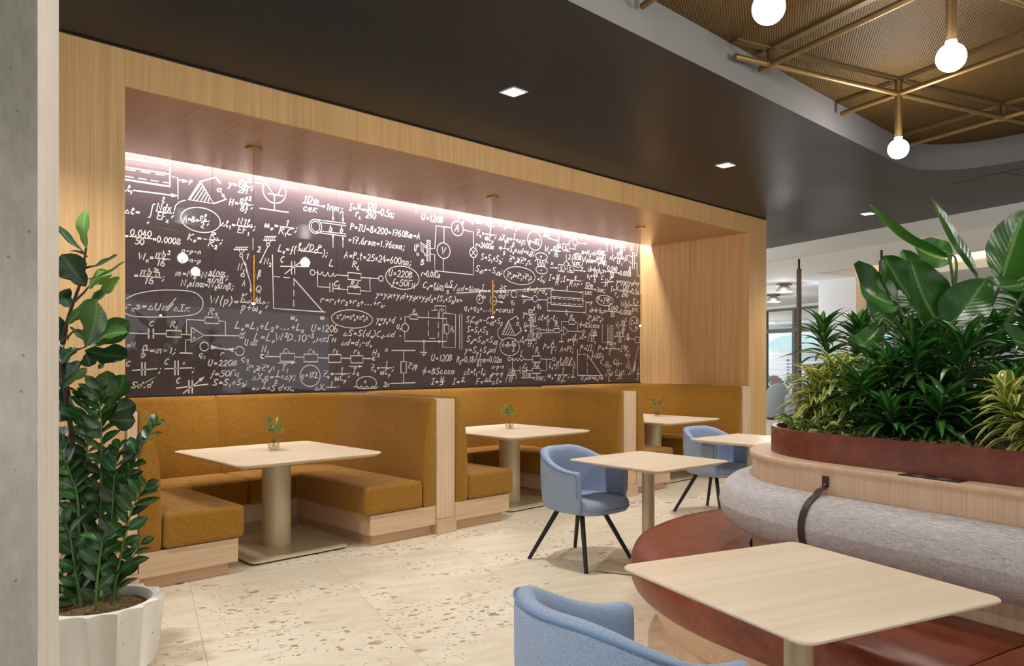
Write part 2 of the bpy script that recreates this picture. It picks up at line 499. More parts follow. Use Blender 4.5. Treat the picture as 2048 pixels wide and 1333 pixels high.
# ------------------------------------------------------------------ concrete column at the left
def col_pt(px, t):
    r = Vector((math.sin(YAW), -math.cos(YAW), 0)); p = FWD*t + r*((px-1024)/1522*t)
    return p
near, far_ = col_pt(77, 2.05), col_pt(118, 2.58)
dv = (far_-near); lf = near - GU*.75
o = MB().prism([(lf.x,lf.y), (near.x,near.y), (far_.x,far_.y), ((far_-GU*.75).x,(far_-GU*.75).y)], 0, C2).build('wall_left', [M['concrete'], M['pale_concrete']], bevel=.006)
o.data.polygons[3].material_index = 1  # side face takes the paler concrete tone
struct(o, 'tall concrete column at the left edge with a paler side', 'column')

# ------------------------------------------------------------------ oak portal round the booths
X0, X1, YF, YB, ZS = 1.525, 9.098, 5.0, 6.743, 3.118     # inner width, front, board face, soffit
mb = MB().box((1.02, YF, 0), (X0, YB+.1, C2-.012))
o = mb.build('wall_left', M['oak_z']); struct(o, 'oak veneered pier left of the booths', 'wall')
mb = MB().box((X1, YF, 0), (9.56, YB+.1, C2-.012))
o = mb.build('wall_right', M['oak_z']); struct(o, 'oak veneered pier right of the booths', 'wall')
mb = MB().box((X0, YF, ZS), (X1, YF+.03, C2-.012))
o = mb.build('trim_6', M['oak_z']); struct(o, 'oak fascia above the booth niche', 'fascia')
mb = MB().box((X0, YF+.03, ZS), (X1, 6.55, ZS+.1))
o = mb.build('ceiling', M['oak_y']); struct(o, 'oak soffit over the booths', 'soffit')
mb = MB().box((X0, YB+.02, 0), (X1, YB+.14, C2+.02))
o = mb.build('wall_back', M['ash_z']); struct(o, 'pale wood wall behind the booth backs', 'wall')
mb = MB().box((1.02, YF+.005, C2-.012), (9.56, YF+.02, C2))
o = mb.build('trim_7', M['black_gap']); struct(o, 'black shadow gap above the oak fascia', 'shadow gap')
mb = MB().box((1.01, YF-.012, 0), (X0, YF, .1))
o = mb.build('baseboard_left', M['ash_x'], bevel=.002); struct(o, 'pale wood skirting on the left pier', 'skirting')
# LED strip in the slot between soffit and board
o = MB().box((X0+.02, 6.565, 3.25), (X1-.02, YB-.012, 3.262)).build('light_strip', M['led']); tag(o, 'white led strip hidden in the slot above the chalkboard', 'light strip')
la = bpy.data.lights.new('led_wash', 'AREA'); la.shape = 'RECTANGLE'; la.size = 7.5; la.size_y = .03; la.energy = 105; la.color = (1, .95, .96)
lo = bpy.data.objects.new('led_wash', la); COL.objects.link(lo); lo.location = ((X0+X1)/2, 6.582, 3.235); lo.rotation_euler = (math.radians(15), 0, 0)
# ------------------------------------------------------------------ chalkboard mural
def mk_board():
    m = mat('aubergine_glass', srgb(70,57,60), .55, spec=.35, coat=1.0, coat_rough=.012)
    return m
M['board'] = mk_board()
M['chalk'] = mat('white_lettering', srgb(248,244,238), .6, spec=.3)
board = thing('chalkboard_mural', 'wide dark glass mural covered in white physics formulas and circuits', 'mural', (X0, YB, 1.135))
SEAMS = [0, 2.783-X0, 4.039-X0, 5.314-X0, 6.568-X0, 7.823-X0, X1-X0]
for a, b in zip(SEAMS, SEAMS[1:]):
    MB().box((a+.0012, 0, .012), (b-.0012, .018, 2.2)).build('glass_panel', M['board'], board)
MB().box((.001, -.012, 0), (X1-X0-.001, .018, .012)).build('bottom_trim', M['black_gap'], board)
# single-stroke handwriting: points "xy" on a 0-9 grid, y in hex-ish letters (a=10 b=11, z=-1 y=-2 x=-3 w=-4), ~ = smooth
YV = {**{str(i): i for i in range(10)}, 'a': 10, 'b': 11, 'c': 12, 'z': -1, 'y': -2, 'x': -3, 'w': -4}
FONT = {
'0':(6,'~3a 18 05 12 30 52 65 58 3a'),'1':(4,'18 3a 20'),'2':(6,'~18 3a 58 55 22 00|00 60'),'3':(6,'~19 3a 58 35|~35 62 40 01'),'4':(6,'3a 03 63|47 40'),
'5':(6,'6a 2a 16|~16 46 63 30 01'),'6':(6,'~4a 16 02 30 52 45 04'),'7':(6,'0a 6a 20|15 55'),'8':(6,'~3a 18 35 62 30 02 35 58 3a'),'9':(6,'~56 25 18 3a 57 52 30 01'),
'A':(7,'00 4a 60|14 54'),'B':(6,'1a 00|~1a 49 58 16|~16 54 52 00'),'C':(6,'~69 4a 17 03 20 51'),'D':(7,'1a 00|~1a 59 65 42 00'),'E':(6,'6a 1a 00 50|05 45'),'F':(6,'1a 00|1a 6a|05 45'),
'H':(7,'1a 00|6a 50|05 55'),'I':(5,'3a 20|1a 5a|00 40'),'K':(6,'1a 00|6a 05 50'),'L':(6,'~2a 15 00 20 50'),'M':(8,'00 1a 33 6a 70'),'N':(8,'00 1a 60 7a'),'O':(7,'~3a 18 05 12 30 52 65 58 3a'),
'P':(6,'1a 00|~1a 59 57 05'),'Q':(7,'~3a 18 05 12 30 52 65 58 3a|33 6z'),'R':(6,'1a 00|~1a 59 57 05|25 60'),'S':(6,'~69 3a 17 35 52 30 01'),'T':(6,'0a 6a|3a 20'),'U':(7,'~1a 04 11 30 52|6a 50'),
'V':(6,'0a 20 6a'),'W':(10,'0a 20 57 70 9a'),'X':(6,'0a 60|6a 00'),'Y':(6,'0a 35|6a 00'),'Z':(6,'0a 6a 00 60|15 55'),'Б':(6,'5a 1a 00|~05 44 52 30 00'),
'a':(6,'~56 26 03 20 41|56 51 60'),'b':(5,'1a 00|~04 36 43 20 00'),'c':(5,'~45 26 03 20 41'),'d':(6,'~55 25 03 20 41|6a 40'),'e':(5,'~03 44 36 15 02 20 41'),'f':(4,'~5a 39 20 1y 0x|14 44'),
'g':(6,'~55 26 03 20 42|56 4x 1x'),'h':(5,'1a 00|~03 36 40'),'i':(3,'16 00|28 29'),'k':(5,'16 00|56 03 50'),'l':(4,'~03 38 2a 17 12 20 41'),'m':(8,'16 00|~04 36 30|~34 66 60'),'n':(5,'16 00|~04 46 40'),
'o':(5,'~36 14 12 20 42 55 36'),'p':(5,'16 0w|~05 46 43 20 01'),'q':(6,'~55 26 03 20 42|56 3w 5y'),'r':(5,'16 00|~04 36 55'),'s':(5,'~45 26 14 42 20 01'),'t':(4,'2a 11 30|07 37'),'u':(5,'~16 02 20 43|56 40'),
'v':(5,'06 10 46'),'w':(7,'~06 01 20 36 40 66'),'x':(5,'06 50|56 00'),'y':(5,'06 23|56 0w'),'z':(5,'06 56 00 50'),
'Δ':(6,'00 36 60 00'),'ω':(7,'~16 02 20 34 50 62 56'),'π':(7,'06 66|16 00|46 40'),'α':(6,'~60 26 03 20 66'),'β':(6,'~0w 18 3a 58 35|~35 52 20 01'),'ε':(5,'~55 26 14 34|~34 12 20 41'),
'φ':(6,'~36 13 30 53 36|39 2x'),'Φ':(8,'~37 15 33 63 75 57 37|5b 3z'),'∂':(6,'~2a 58 53 30 03 35 54'),'√':(6,'04 15 30 6c'),'с':(5,'~45 26 03 20 41'),'э':(5,'~15 36 53 30 01|23 53'),
'л':(6,'00 36 50'),'в':(5,'16 00|~16 45 13|~13 42 00'),'ы':(7,'16 00|~03 42 00|66 60'),'х':(5,'06 50|56 00'),'к':(5,'16 00|56 03 50'),'г':(5,'16 00|16 46'),'Г':(5,'1a 00|1a 6a'),'ц':(6,'16 01 40 56|41 51 5y'),
'н':(6,'16 00|56 40|03 43'),'з':(5,'~15 36 33|~33 41 20 01'),'п':(5,'16 00|16 56 40'),'и':(6,'16 00 56 40'),'м':(7,'00 16 32 66 60'),'р':(5,'16 0w|~05 46 43 20 01'),'д':(6,'~55 26 03 20 42|56 4x 1x'),'о':(5,'~36 14 12 20 42 55 36'),
'+':(6,'14 54|37 31'),'-':(6,'14 54'),'=':(6,'13 53|15 55'),'≥':(7,'08 45 02|38 75 32|01 60'),'×':(5,'12 46|16 42'),'/':(5,'00 5b'),'(':(4,'~3b 14 2y'),')':(4,'~1b 34 0y'),',':(3,'21 0y'),';':(3,'25 26|21 0y'),
'.':(3,'10 11 21'),'>':(5,'06 44 02'),'⇒':(8,'03 63|05 65|47 74 41'),'→':(7,'03 63|45 63 41'),' ':(4,''),
}
def catmull(p, n=5):
    q = [p[0]] + p + [p[-1]]; out = []
    if p[0] == p[-1] and len(p) > 3: q = [p[-2]] + p + [p[1]]
    for i in range(1, len(q)-2):
        for k in range(n):
            t = k/n
            out.append(tuple(.5*(2*q[i][c] + (q[i+1][c]-q[i-1][c])*t + (2*q[i-1][c]-5*q[i][c]+4*q[i+1][c]-q[i+2][c])*t*t + (3*q[i][c]-q[i-1][c]-3*q[i+1][c]+q[i+2][c])*t**3) for c in (0,1)))
    return out + [p[-1]]
RW = random.Random(3)
def glyph(ch):
    w, s = FONT.get(ch, FONT['o']); st = []
    for k in s.split('|') if s else []:
        sm = k[0] == '~'; k = k.strip('~')
        pts = [(float(int(a[0])) + RW.uniform(-.25,.25), YV[a[1]] + RW.uniform(-.25,.25)) for a in k.split()]
        if sm and k.split()[0] == k.split()[-1]: pts[-1] = pts[0]
        st.append(catmull(pts) if sm and len(pts) > 2 else pts)
    return w, st
def layout(s, sc=1.0):
    """returns (width, strokes) in glyph units; _x ^x = sub / superscript, [a|b] = fraction"""
    x = 0; out = []; i = 0; mode = 0
    def put(st, dx, dy, k):
        for q in st: out.append([(px*k+dx, py*k+dy) for px, py in q])
    while i < len(s):
        c = s[i]
        if c in '_^':
            mode = -1 if c == '_' else 1; i += 1; continue
        if c == '[':
            d = 1; j = i+1; bar = None
            while d:
                if s[j] == '[': d += 1
                elif s[j] == ']': d -= 1
                elif s[j] == '|' and d == 1: bar = j
                j += 1
            num, den = s[i+1:bar], s[bar+1:j-1]
            wn, sn = layout(num); wd, sd = layout(den); k = 1.04; W = max(wn, wd)*k
            put(sn, x+1+(W-wn*k)/2, 6.2, k); put(sd, x+1+(W-wd*k)/2, -7.2, k)
            out.append([(x+.4, 4.3+RW.uniform(-.3,.3)), (x+W+1.4, 4.3+RW.uniform(-.3,.3))])
            x += W + 3; i = j; mode = 0; continue
        w, st = glyph(c)
        if mode: put(st, x, -3.2 if mode < 0 else 5.5, .6); x += w*.6 + .9
        else: put(st, x, RW.uniform(-.3,.3), 1); x += w + 1.7
        mode = 0; i += 1
    return x, out
chalk = MB()
def stroke(pts, w):
    """a ribbon of width w on the board face; pts = (x, z) in metres"""
    pts = [Vector((a, 0, b)) for a, b in pts]
    p2 = [pts[0]]
    for p in pts[1:]:
        if (p-p2[-1]).length > .0012: p2.append(p)
    if len(p2) < 2: p2.append(p2[0] + Vector((.004,0,0)))
    n = len(p2); L = []; R = []
    for i, p in enumerate(p2):
        d = (p2[min(i+1,n-1)] - p2[max(i-1,0)]).normalized()
        s = Vector((-d.z, 0, d.x))*w/2
        e = d*w*.4 if i == n-1 else (-d*w*.4 if i == 0 else Vector((0,0,0)))
        L.append(p+s+e); R.append(p-s+e)
    vs = []
    for a, b in zip(L, R): vs += [(a.x, -.0012, a.z), (b.x, -.0012, b.z)]
    chalk.add(vs, [(2*i, 2*i+1, 2*i+3, 2*i+2) for i in range(n-1)])
SW = .0092
ZT = 3.175
def put_text(x, z, w, h, s):
    W, st = layout(s); kx = w/max(W, 1); ky = h/10*1.1
    kx = min(kx, ky*1.25)
    for q in st:
        pts = [((gx+.16*gz)*kx + x, gz*ky + z) for gx, gz in q]
        if max(b for a, b in pts) > ZT or min(b for a, b in pts) < 1.15 or min(a for a, b in pts) < X0+.01 or max(a for a, b in pts) > X1-.01: continue
        stroke([(a-X0, b-1.135) for a, b in pts], SW*min(1, h/.05+.15))
def clipz(pts):
    return [(min(max(a, X0+.01), X1-.01)-X0, min(max(b, 1.155), ZT)-1.135) for a, b in pts]
def put_mark(k, w, p):
    lw = SW*w*.8 if k != 'a' else SW*w*.85
    if k == 'l':
        stroke(clipz(catmull(list(p)) if len(p) >= 8 else p), lw)
    elif k == 'd':
        for a, b in zip(p, p[1:]):
            n = max(1, int(math.dist(a, b)/.09))
            for i in range(n):
                q = [(a[0]+(b[0]-a[0])*t/n, a[1]+(b[1]-a[1])*t/n) for t in (i+.1, i+.7)]
                stroke(clipz(q), lw)
    elif k == 'c':
        (x, z), (rx, rz) = p
        stroke(clipz([(x+rx*math.cos(2*PI*i/30), z+rz*math.sin(2*PI*i/30)) for i in range(31)]), lw)
    elif k == 'r':
        (x0, z0), (x1, z1) = p
        stroke(clipz([(x0,z0),(x1,z0),(x1,z1),(x0,z1),(x0,z0)]), lw)
    elif k == 'a':
        a, b = Vector(p[0]), Vector(p[1]); d = (b-a).normalized(); n = Vector((-d.y, d.x)); s = .035*min(w, 1.6)
        stroke(clipz([tuple(a), tuple(b-d*s*.4)]), lw)
        h = [b, b-d*s*1.2+n*s*.38, b-d*s*1.2-n*s*.38]
        q = clipz([tuple(v) for v in h])
        chalk.add([(x, -.0013, z) for x, z in q], [(0,1,2)])
# measured layout of the mural: (x, z, width, cap height, text) and line marks, metres on the board
TEXTS=[(2.101,3.143,0.018,0.031,'l'),
(2.053,2.844,0.06,0.044,'.l_1'),
(2.35,2.79,0.024,0.043,'l'),
(2.579,2.999,0.045,0.035,'p'),
(2.824,2.959,0.067,0.046,'a'),
(2.929,3.024,0.242,0.051,'y=[qx^2|2H];'),
(2.935,2.858,0.235,0.051,'H=[ql^2|8f];'),
(3.21,3.132,0.033,0.035,'э'),
(3.497,3.137,0.038,0.036,'к'),
(3.8,3.118,0.044,0.042,'t'),
(2.633,3.133,0.13,0.035,'2b;'),
(2.051,2.661,0.152,0.044,'Δl='),
(2.226,2.598,0.021,0.023,'o'),
(2.297,2.686,0.158,0.052,'[Ndx|EF_x];'),
(2.527,2.656,0.231,0.047,'A=B=[ql|2];'),
(2.857,2.656,0.333,0.051,'Δl_1=[N1l_1|EF_1];'),
(3.272,2.696,0.405,0.053,'ω_o=[1|R_1C];'),
(3.658,2.952,0.46,0.057,'[1Dm|cek]=1nm;'),
(4.188,2.981,0.554,0.063,'I=[u|r_л]=[120|240]=0.5a;'),
(2.051,2.45,0.455,0.047,'=[0.040|50]=0.0008'),
(2.564,2.5,0.384,0.049,'K_o=-[R_1|R_2];'),
(3.956,2.74,0.061,0.051,'b'),
(4.079,2.742,0.062,0.052,'b'),
(4.199,2.786,0.892,0.06,'P=IU=8×200=1760Bm=A'),
(4.172,2.65,0.711,0.06,'=17.6гвm=1.76квm;'),
(4.125,2.488,0.847,0.063,'A=P.t=25×24=600nm;'),
(3.41,2.486,0.538,0.056,'L_o=f([l_N/D_CP|]);'),
(2.158,2.288,0.261,0.049,'W_k=[πb^3|16]'),
(2.514,2.383,0.199,0.035,'n-p-n'),
(2.512,2.304,0.192,0.035,'p-n-p'),
(2.119,2.128,0.259,0.049,'=[πb^2h|16];'),
(2.463,2.178,0.469,0.046,'m=N_2=N[sinα|sinβ];'),
(3.093,2.383,0.032,0.049,'1'),
(3.203,2.456,0.033,0.047,'2'),
(3.016,2.272,0.064,0.056,'N_1'),
(3.269,2.35,0.074,0.05,'N_2'),
(3.042,2.215,0.045,0.044,'a'),
(3.206,2.228,0.037,0.055,'β'),
(3.434,2.381,0.039,0.051,'C'),
(2.506,2.093,0.476,0.049,'N_1sinα=N_2sinβ;'),
(3.057,2.132,0.036,0.049,'A'),
(3.187,2.083,0.066,0.055,'Q'),
(2.062,1.873,0.525,0.051,'r_кэ=ΔUк/ΔIк'),
(2.758,1.953,0.565,0.06,'W(p)=[K_o×ω_o|p+ω_o];'),
(3.539,1.844,0.095,0.044,'ω_o'),
(3.856,1.854,0.081,0.045,'ω'),
(3.956,2.392,0.061,0.062,'L'),
(4.22,2.404,0.104,0.058,'R_L'),
(4.013,2.197,0.077,0.049,'C_L'),
(4.204,2.208,0.112,0.049,'R_CL'),
(3.859,2.027,1.123,0.053,'r=r_1+r_2+r_3+...+r_n.'),
(2.989,1.74,0.695,0.059,'L_o=L_1+L_2+...+L_n'),
(3.759,1.734,0.304,0.061,'U=120Б'),
(4.037,1.872,0.384,0.046,'z^и_зп=z^э_э+z^э_зи'),
(3.17,1.633,0.878,0.062,'L=L_oW^2D.10^-^3,мкГн'),
(2.246,1.735,0.038,0.038,'C'),
(2.419,1.729,0.06,0.048,'R_1'),
(2.746,1.851,0.091,0.052,'R_2'),
(2.604,1.68,0.031,0.028,'-'),
(2.604,1.627,0.031,0.031,'+'),
(2.07,1.555,0.067,0.033,'eN'),
(2.182,1.506,0.29,0.049,'[n|b]=m>1;'),
(2.663,1.475,0.059,0.043,'q_1'),
(2.855,1.488,0.043,0.039,'r'),
(3.048,1.44,0.077,0.047,'q_2'),
(3.08,1.586,0.12,0.049,'U_вых'),
(2.064,1.394,0.037,0.04,'C'),
(2.322,1.342,0.022,0.05,';'),
(2.37,1.41,0.036,0.041,'C'),
(2.516,1.404,0.034,0.035,'+'),
(2.604,1.345,0.023,0.052,';'),
(2.74,1.398,0.273,0.045,'U=220B'),
(2.766,1.302,0.269,0.048,'f=50Гц'),
(2.785,1.222,0.327,0.048,'S=S_1+S_2;'),
(3.245,1.522,0.075,0.055,'H_1'),
(3.465,1.528,0.074,0.044,'r_1'),
(3.727,1.527,0.08,0.045,'r_2'),
(4.002,1.53,0.054,0.046,'r_3'),
(4.243,1.525,0.083,0.047,'r_4'),
(4.468,1.506,0.09,0.051,'H_2'),
(3.445,1.351,0.083,0.054,'I_1'),
(4.22,1.308,0.104,0.058,'I_4'),
(3.093,1.351,0.284,0.049,'Z^и_э≥Z^э_эп'),
(3.153,1.266,0.445,0.052,'ΔX_эд=[1|s]×Δy;'),
(3.648,1.278,0.196,0.05,'q=1KL'),
(3.889,1.288,0.32,0.053,'Z_c=[1|ωC_р];'),
(4.117,1.701,0.765,0.054,'ΔS=S(d_o)C_d.Δd'),
(4.094,1.605,0.368,0.052,'Δd=d_1-d_o'),
(4.446,1.345,0.296,0.056,'Z_c=[1|ωC_р];'),
(2.103,1.215,0.241,0.045,'Sd.d'),
(2.47,1.248,0.031,0.042,'C'),
(4.356,1.209,0.065,0.042,'+'),
(2.935,1.15,0.069,0.046,'S_1'),
(3.144,1.161,0.554,0.047,'=>[1|]×S_kd×x_='),
(3.8,1.157,0.404,0.045,'ΔX_=[1|ωх];'),
(5.016,3.078,0.046,0.05,'t'),
(5.104,3.006,0.312,0.062,'U=120B'),
(5.582,2.94,0.072,0.074,'A'),
(5.382,2.658,0.074,0.067,'V'),
(5.007,2.65,0.036,0.065,'U'),
(5.095,2.504,0.05,0.062,'B'),
(5.102,2.383,0.27,0.059,'r=0.01Cm'),
(4.668,2.351,0.317,0.063,'U=220B'),
(4.71,2.254,0.316,0.063,'f=50Гц'),
(5.618,3.073,0.588,0.062,'⇒[1|s]×S_d×Δd=x_од;'),
(6.271,3.081,0.365,0.065,'Z^и_э≥Z^э_зп'),
(5.915,2.933,0.323,0.06,'Z_c=[1|ωC_р];'),
(6.271,2.915,0.459,0.062,'ΔX_од=[1|s]×Δy;'),
(6.783,2.929,0.214,0.061,'q=1KL'),
(5.898,2.789,0.296,0.057,'r=240Om'),
(6.271,2.788,0.627,0.062,'⇒[1|s]×S_d×Δd=x_од;'),
(5.979,2.647,0.36,0.067,'S=S_1+S_2;'),
(6.44,2.666,0.41,0.066,'Z^и_э≥Z^э_зп.'),
(5.898,2.505,0.44,0.063,'S_d_1=-S_d_2;'),
(6.406,2.474,0.432,0.059,'Z^и_зо=Z^э_э+Z^э_зп'),
(6.935,2.464,0.161,0.061,'=S_1;'),
(5.123,2.257,1.317,0.059,'C_d=lim[ΔS|s]/Δd=lim[1|S_d_o]=[1|s]×[∂S|∂d];'),
(5.276,2.238,0.163,0.033,'Δd→0'),
(5.805,2.262,0.153,0.034,'Δd→0'),
(4.511,2.12,1.188,0.056,'y=y_1x+y_1d+y_2x+y_2d_2=(S_1+S_2)x='),
(7.046,3.048,0.146,0.058,'2X'),
(7.45,2.917,0.071,0.042,'S_2'),
(7.071,2.857,0.306,0.062,'W_k=[πb^3|16]'),
(6.984,2.762,0.062,0.041,'+'),
(6.987,2.591,0.064,0.041,'-'),
(7.529,2.802,0.045,0.057,'2'),
(7.62,2.784,0.18,0.061,'[1Dm|cek]'),
(7.361,2.637,0.068,0.049,'S_1'),
(7.535,2.642,0.075,0.05,'S_2'),
(7.192,2.695,0.043,0.049,'x'),
(7.784,2.682,0.05,0.051,'y'),
(7.792,2.894,0.528,0.062,'m=N_2=N[sinα|sinβ];'),
(7.833,2.795,0.501,0.062,'N_1sinα=N_2sinβ;'),
(7.923,2.675,0.964,0.062,'Δb=b-b_1;ε=[0.040|50]=0.0008'),
(7.903,2.582,0.242,0.062,'ε_1=[Δb|b]'),
(7.146,2.494,0.687,0.066,'I=[u|R];I=[ε|R+r];'),
(8.394,2.884,0.351,0.064,'Δl_1=[N1l_1|EF_1];'),
(8.524,3.049,0.222,0.065,'H=[ql^2|8f];'),
(8.871,3.056,0.057,0.066,'A'),
(8.833,2.752,0.054,0.062,'B'),
(8.203,2.581,0.053,0.052,'C'),
(8.745,2.898,0.063,0.069,'U'),
(6.707,3.148,0.528,0.05,'ΔX_од=[1|2X];'),
(7.792,3.144,0.617,0.054,'1=P.t=2;'),
(6.683,2.32,0.438,0.064,'Δd=d_1-d_o'),
(8.545,2.556,0.535,0.061,'y=y_1x+y_1d+y'),
(7.847,2.405,0.458,0.065,'[1Dm|cek]=1nm;'),
(8.415,2.428,0.665,0.068,'I=[u|r_л]=[120|240]=0.5a'),
(4.516,1.856,0.239,0.056,'y=y_x+d'),
(5.932,2.154,0.061,0.047,'+'),
(5.719,2.039,0.859,0.056,'q_1+q_2+...q_n=const'),
(6.47,2.154,0.074,0.056,'q_1'),
(6.688,2.166,0.054,0.047,'r'),
(6.93,2.132,0.079,0.058,'q_2'),
(5.749,1.9,0.585,0.062,'S_1C_d_1=-C_d_2×S_2'),
(5.76,1.783,0.337,0.062,'S=S_1×S_2'),
(5.755,1.669,0.505,0.062,'S_d=S_d_1×S_d_2'),
(5.729,1.548,0.503,0.062,'y=S_x+S_dxd'),
(5.608,1.431,0.72,0.062,'R_2=0.18√[1|81]m=0.02m'),
(6.155,1.355,0.201,0.045,'n-p-n'),
(6.151,1.271,0.192,0.045,'p-n-p'),
(5.238,1.446,0.309,0.066,'U=120B'),
(5.108,1.298,0.474,0.062,'Φ=BScosα'),
(5.715,1.288,0.356,0.065,'Δl=l_1-l_i;'),
(5.238,1.184,0.201,0.06,'I=[u|R]'),
(5.548,1.178,0.263,0.058,'I=[ε|]'),
(5.905,1.171,0.422,0.06,'F=[Δl|]Δl='),
(6.424,1.243,0.154,0.062,'[Ndx|EF];'),
(6.641,1.207,0.455,0.063,'[1Dm|]=1nm;'),
(4.98,1.966,0.064,0.041,'Z_o'),
(4.814,1.886,0.028,0.035,'+'),
(4.772,1.791,0.06,0.04,'U_o'),
(4.802,1.698,0.044,0.035,'-'),
(5.514,1.787,0.059,0.046,'Z_i'),
(4.624,1.541,0.065,0.043,'n'),
(4.603,1.172,0.077,0.043,'3n'),
(4.926,1.365,0.127,0.058,'Z^и_зпр'),
(6.562,1.889,0.07,0.056,'a'),
(6.32,1.615,0.246,0.059,'A=B=[ql|2]'),
(6.683,2.01,0.24,0.064,'y=[qx^2|2H];'),
(6.695,1.86,0.24,0.064,'H=[ql^2|8f];'),
(6.617,1.682,0.318,0.063,'Δl_1=[N1l_1|EF_1];'),
(6.952,1.971,0.373,0.065,'Δl=l_1-l_i;'),
(7.487,2.385,0.034,0.053,'l'),
(7.469,2.067,0.053,0.053,'l_1'),
(7.979,2.231,0.051,0.051,'p'),
(8.122,2.257,0.318,0.067,'P=I^2R;'),
(8.646,2.229,0.434,0.073,'W(p)=[K_o×|p+c]'),
(7.951,2.12,0.936,0.062,'Δb=b-b_1;ε=[0.040|50]=0.0008'),
(7.911,2.008,0.35,0.062,'Z^и_э≥Z^э_зп'),
(7.116,1.908,0.035,0.045,'C'),
(7.268,1.901,0.077,0.052,'R_1'),
(7.561,2.007,0.086,0.053,'R_2'),
(6.918,1.748,0.108,0.048,'U_eN'),
(7.743,1.906,0.431,0.065,'Φ=BScosα'),
(8.53,1.932,0.247,0.068,'W_k=[πb^3|16]'),
(8.877,1.975,0.18,0.062,'C=[φ|u]'),
(7.508,1.703,0.215,0.06,'ε=[Δl|l];'),
(7.751,1.749,0.144,0.061,'Δl='),
(7.973,1.767,0.148,0.066,'[Ndx|EF_x]'),
(8.484,1.766,0.277,0.068,'=[πb^2h|16];'),
(8.783,1.792,0.072,0.054,'H_1'),
(7.046,1.596,0.266,0.069,'P=[A|t];'),
(7.364,1.57,0.278,0.07,'A=Pt;'),
(7.764,1.587,0.294,0.072,'P=UI;'),
(8.136,1.591,0.719,0.07,'P=[I^2Rt|t]=I^2R;'),
(6.636,1.507,0.052,0.067,'L'),
(6.899,1.543,0.093,0.071,'R_L'),
(6.688,1.357,0.085,0.05,'C_L'),
(6.879,1.373,0.113,0.051,'R_CL'),
(7.159,1.363,0.524,0.073,'L_o=f([l_N/D_CP|]);'),
(7.126,1.234,0.435,0.069,'ω_o=[1|R_1C];'),
(7.567,1.201,0.116,0.071,'[1|s]'),
(7.996,1.489,0.271,0.062,'f=50Гц'),
(8.188,1.415,0.05,0.048,'C'),
(8.475,1.419,0.054,0.049,'C'),
(8.515,1.273,0.052,0.049,'C'),
(8.285,1.228,0.185,0.075,'√[E_1|C]'),
(8.745,1.511,0.11,0.058,'1'),
(8.777,1.357,0.063,0.058,'N_1'),
(8.951,1.317,0.048,0.059,'β'),
(8.824,1.25,0.047,0.054,'A'),
(9.015,1.238,0.065,0.071,'[1|2]'),
(7.778,1.195,0.483,0.058,'U_вых=ω_o×ω')]
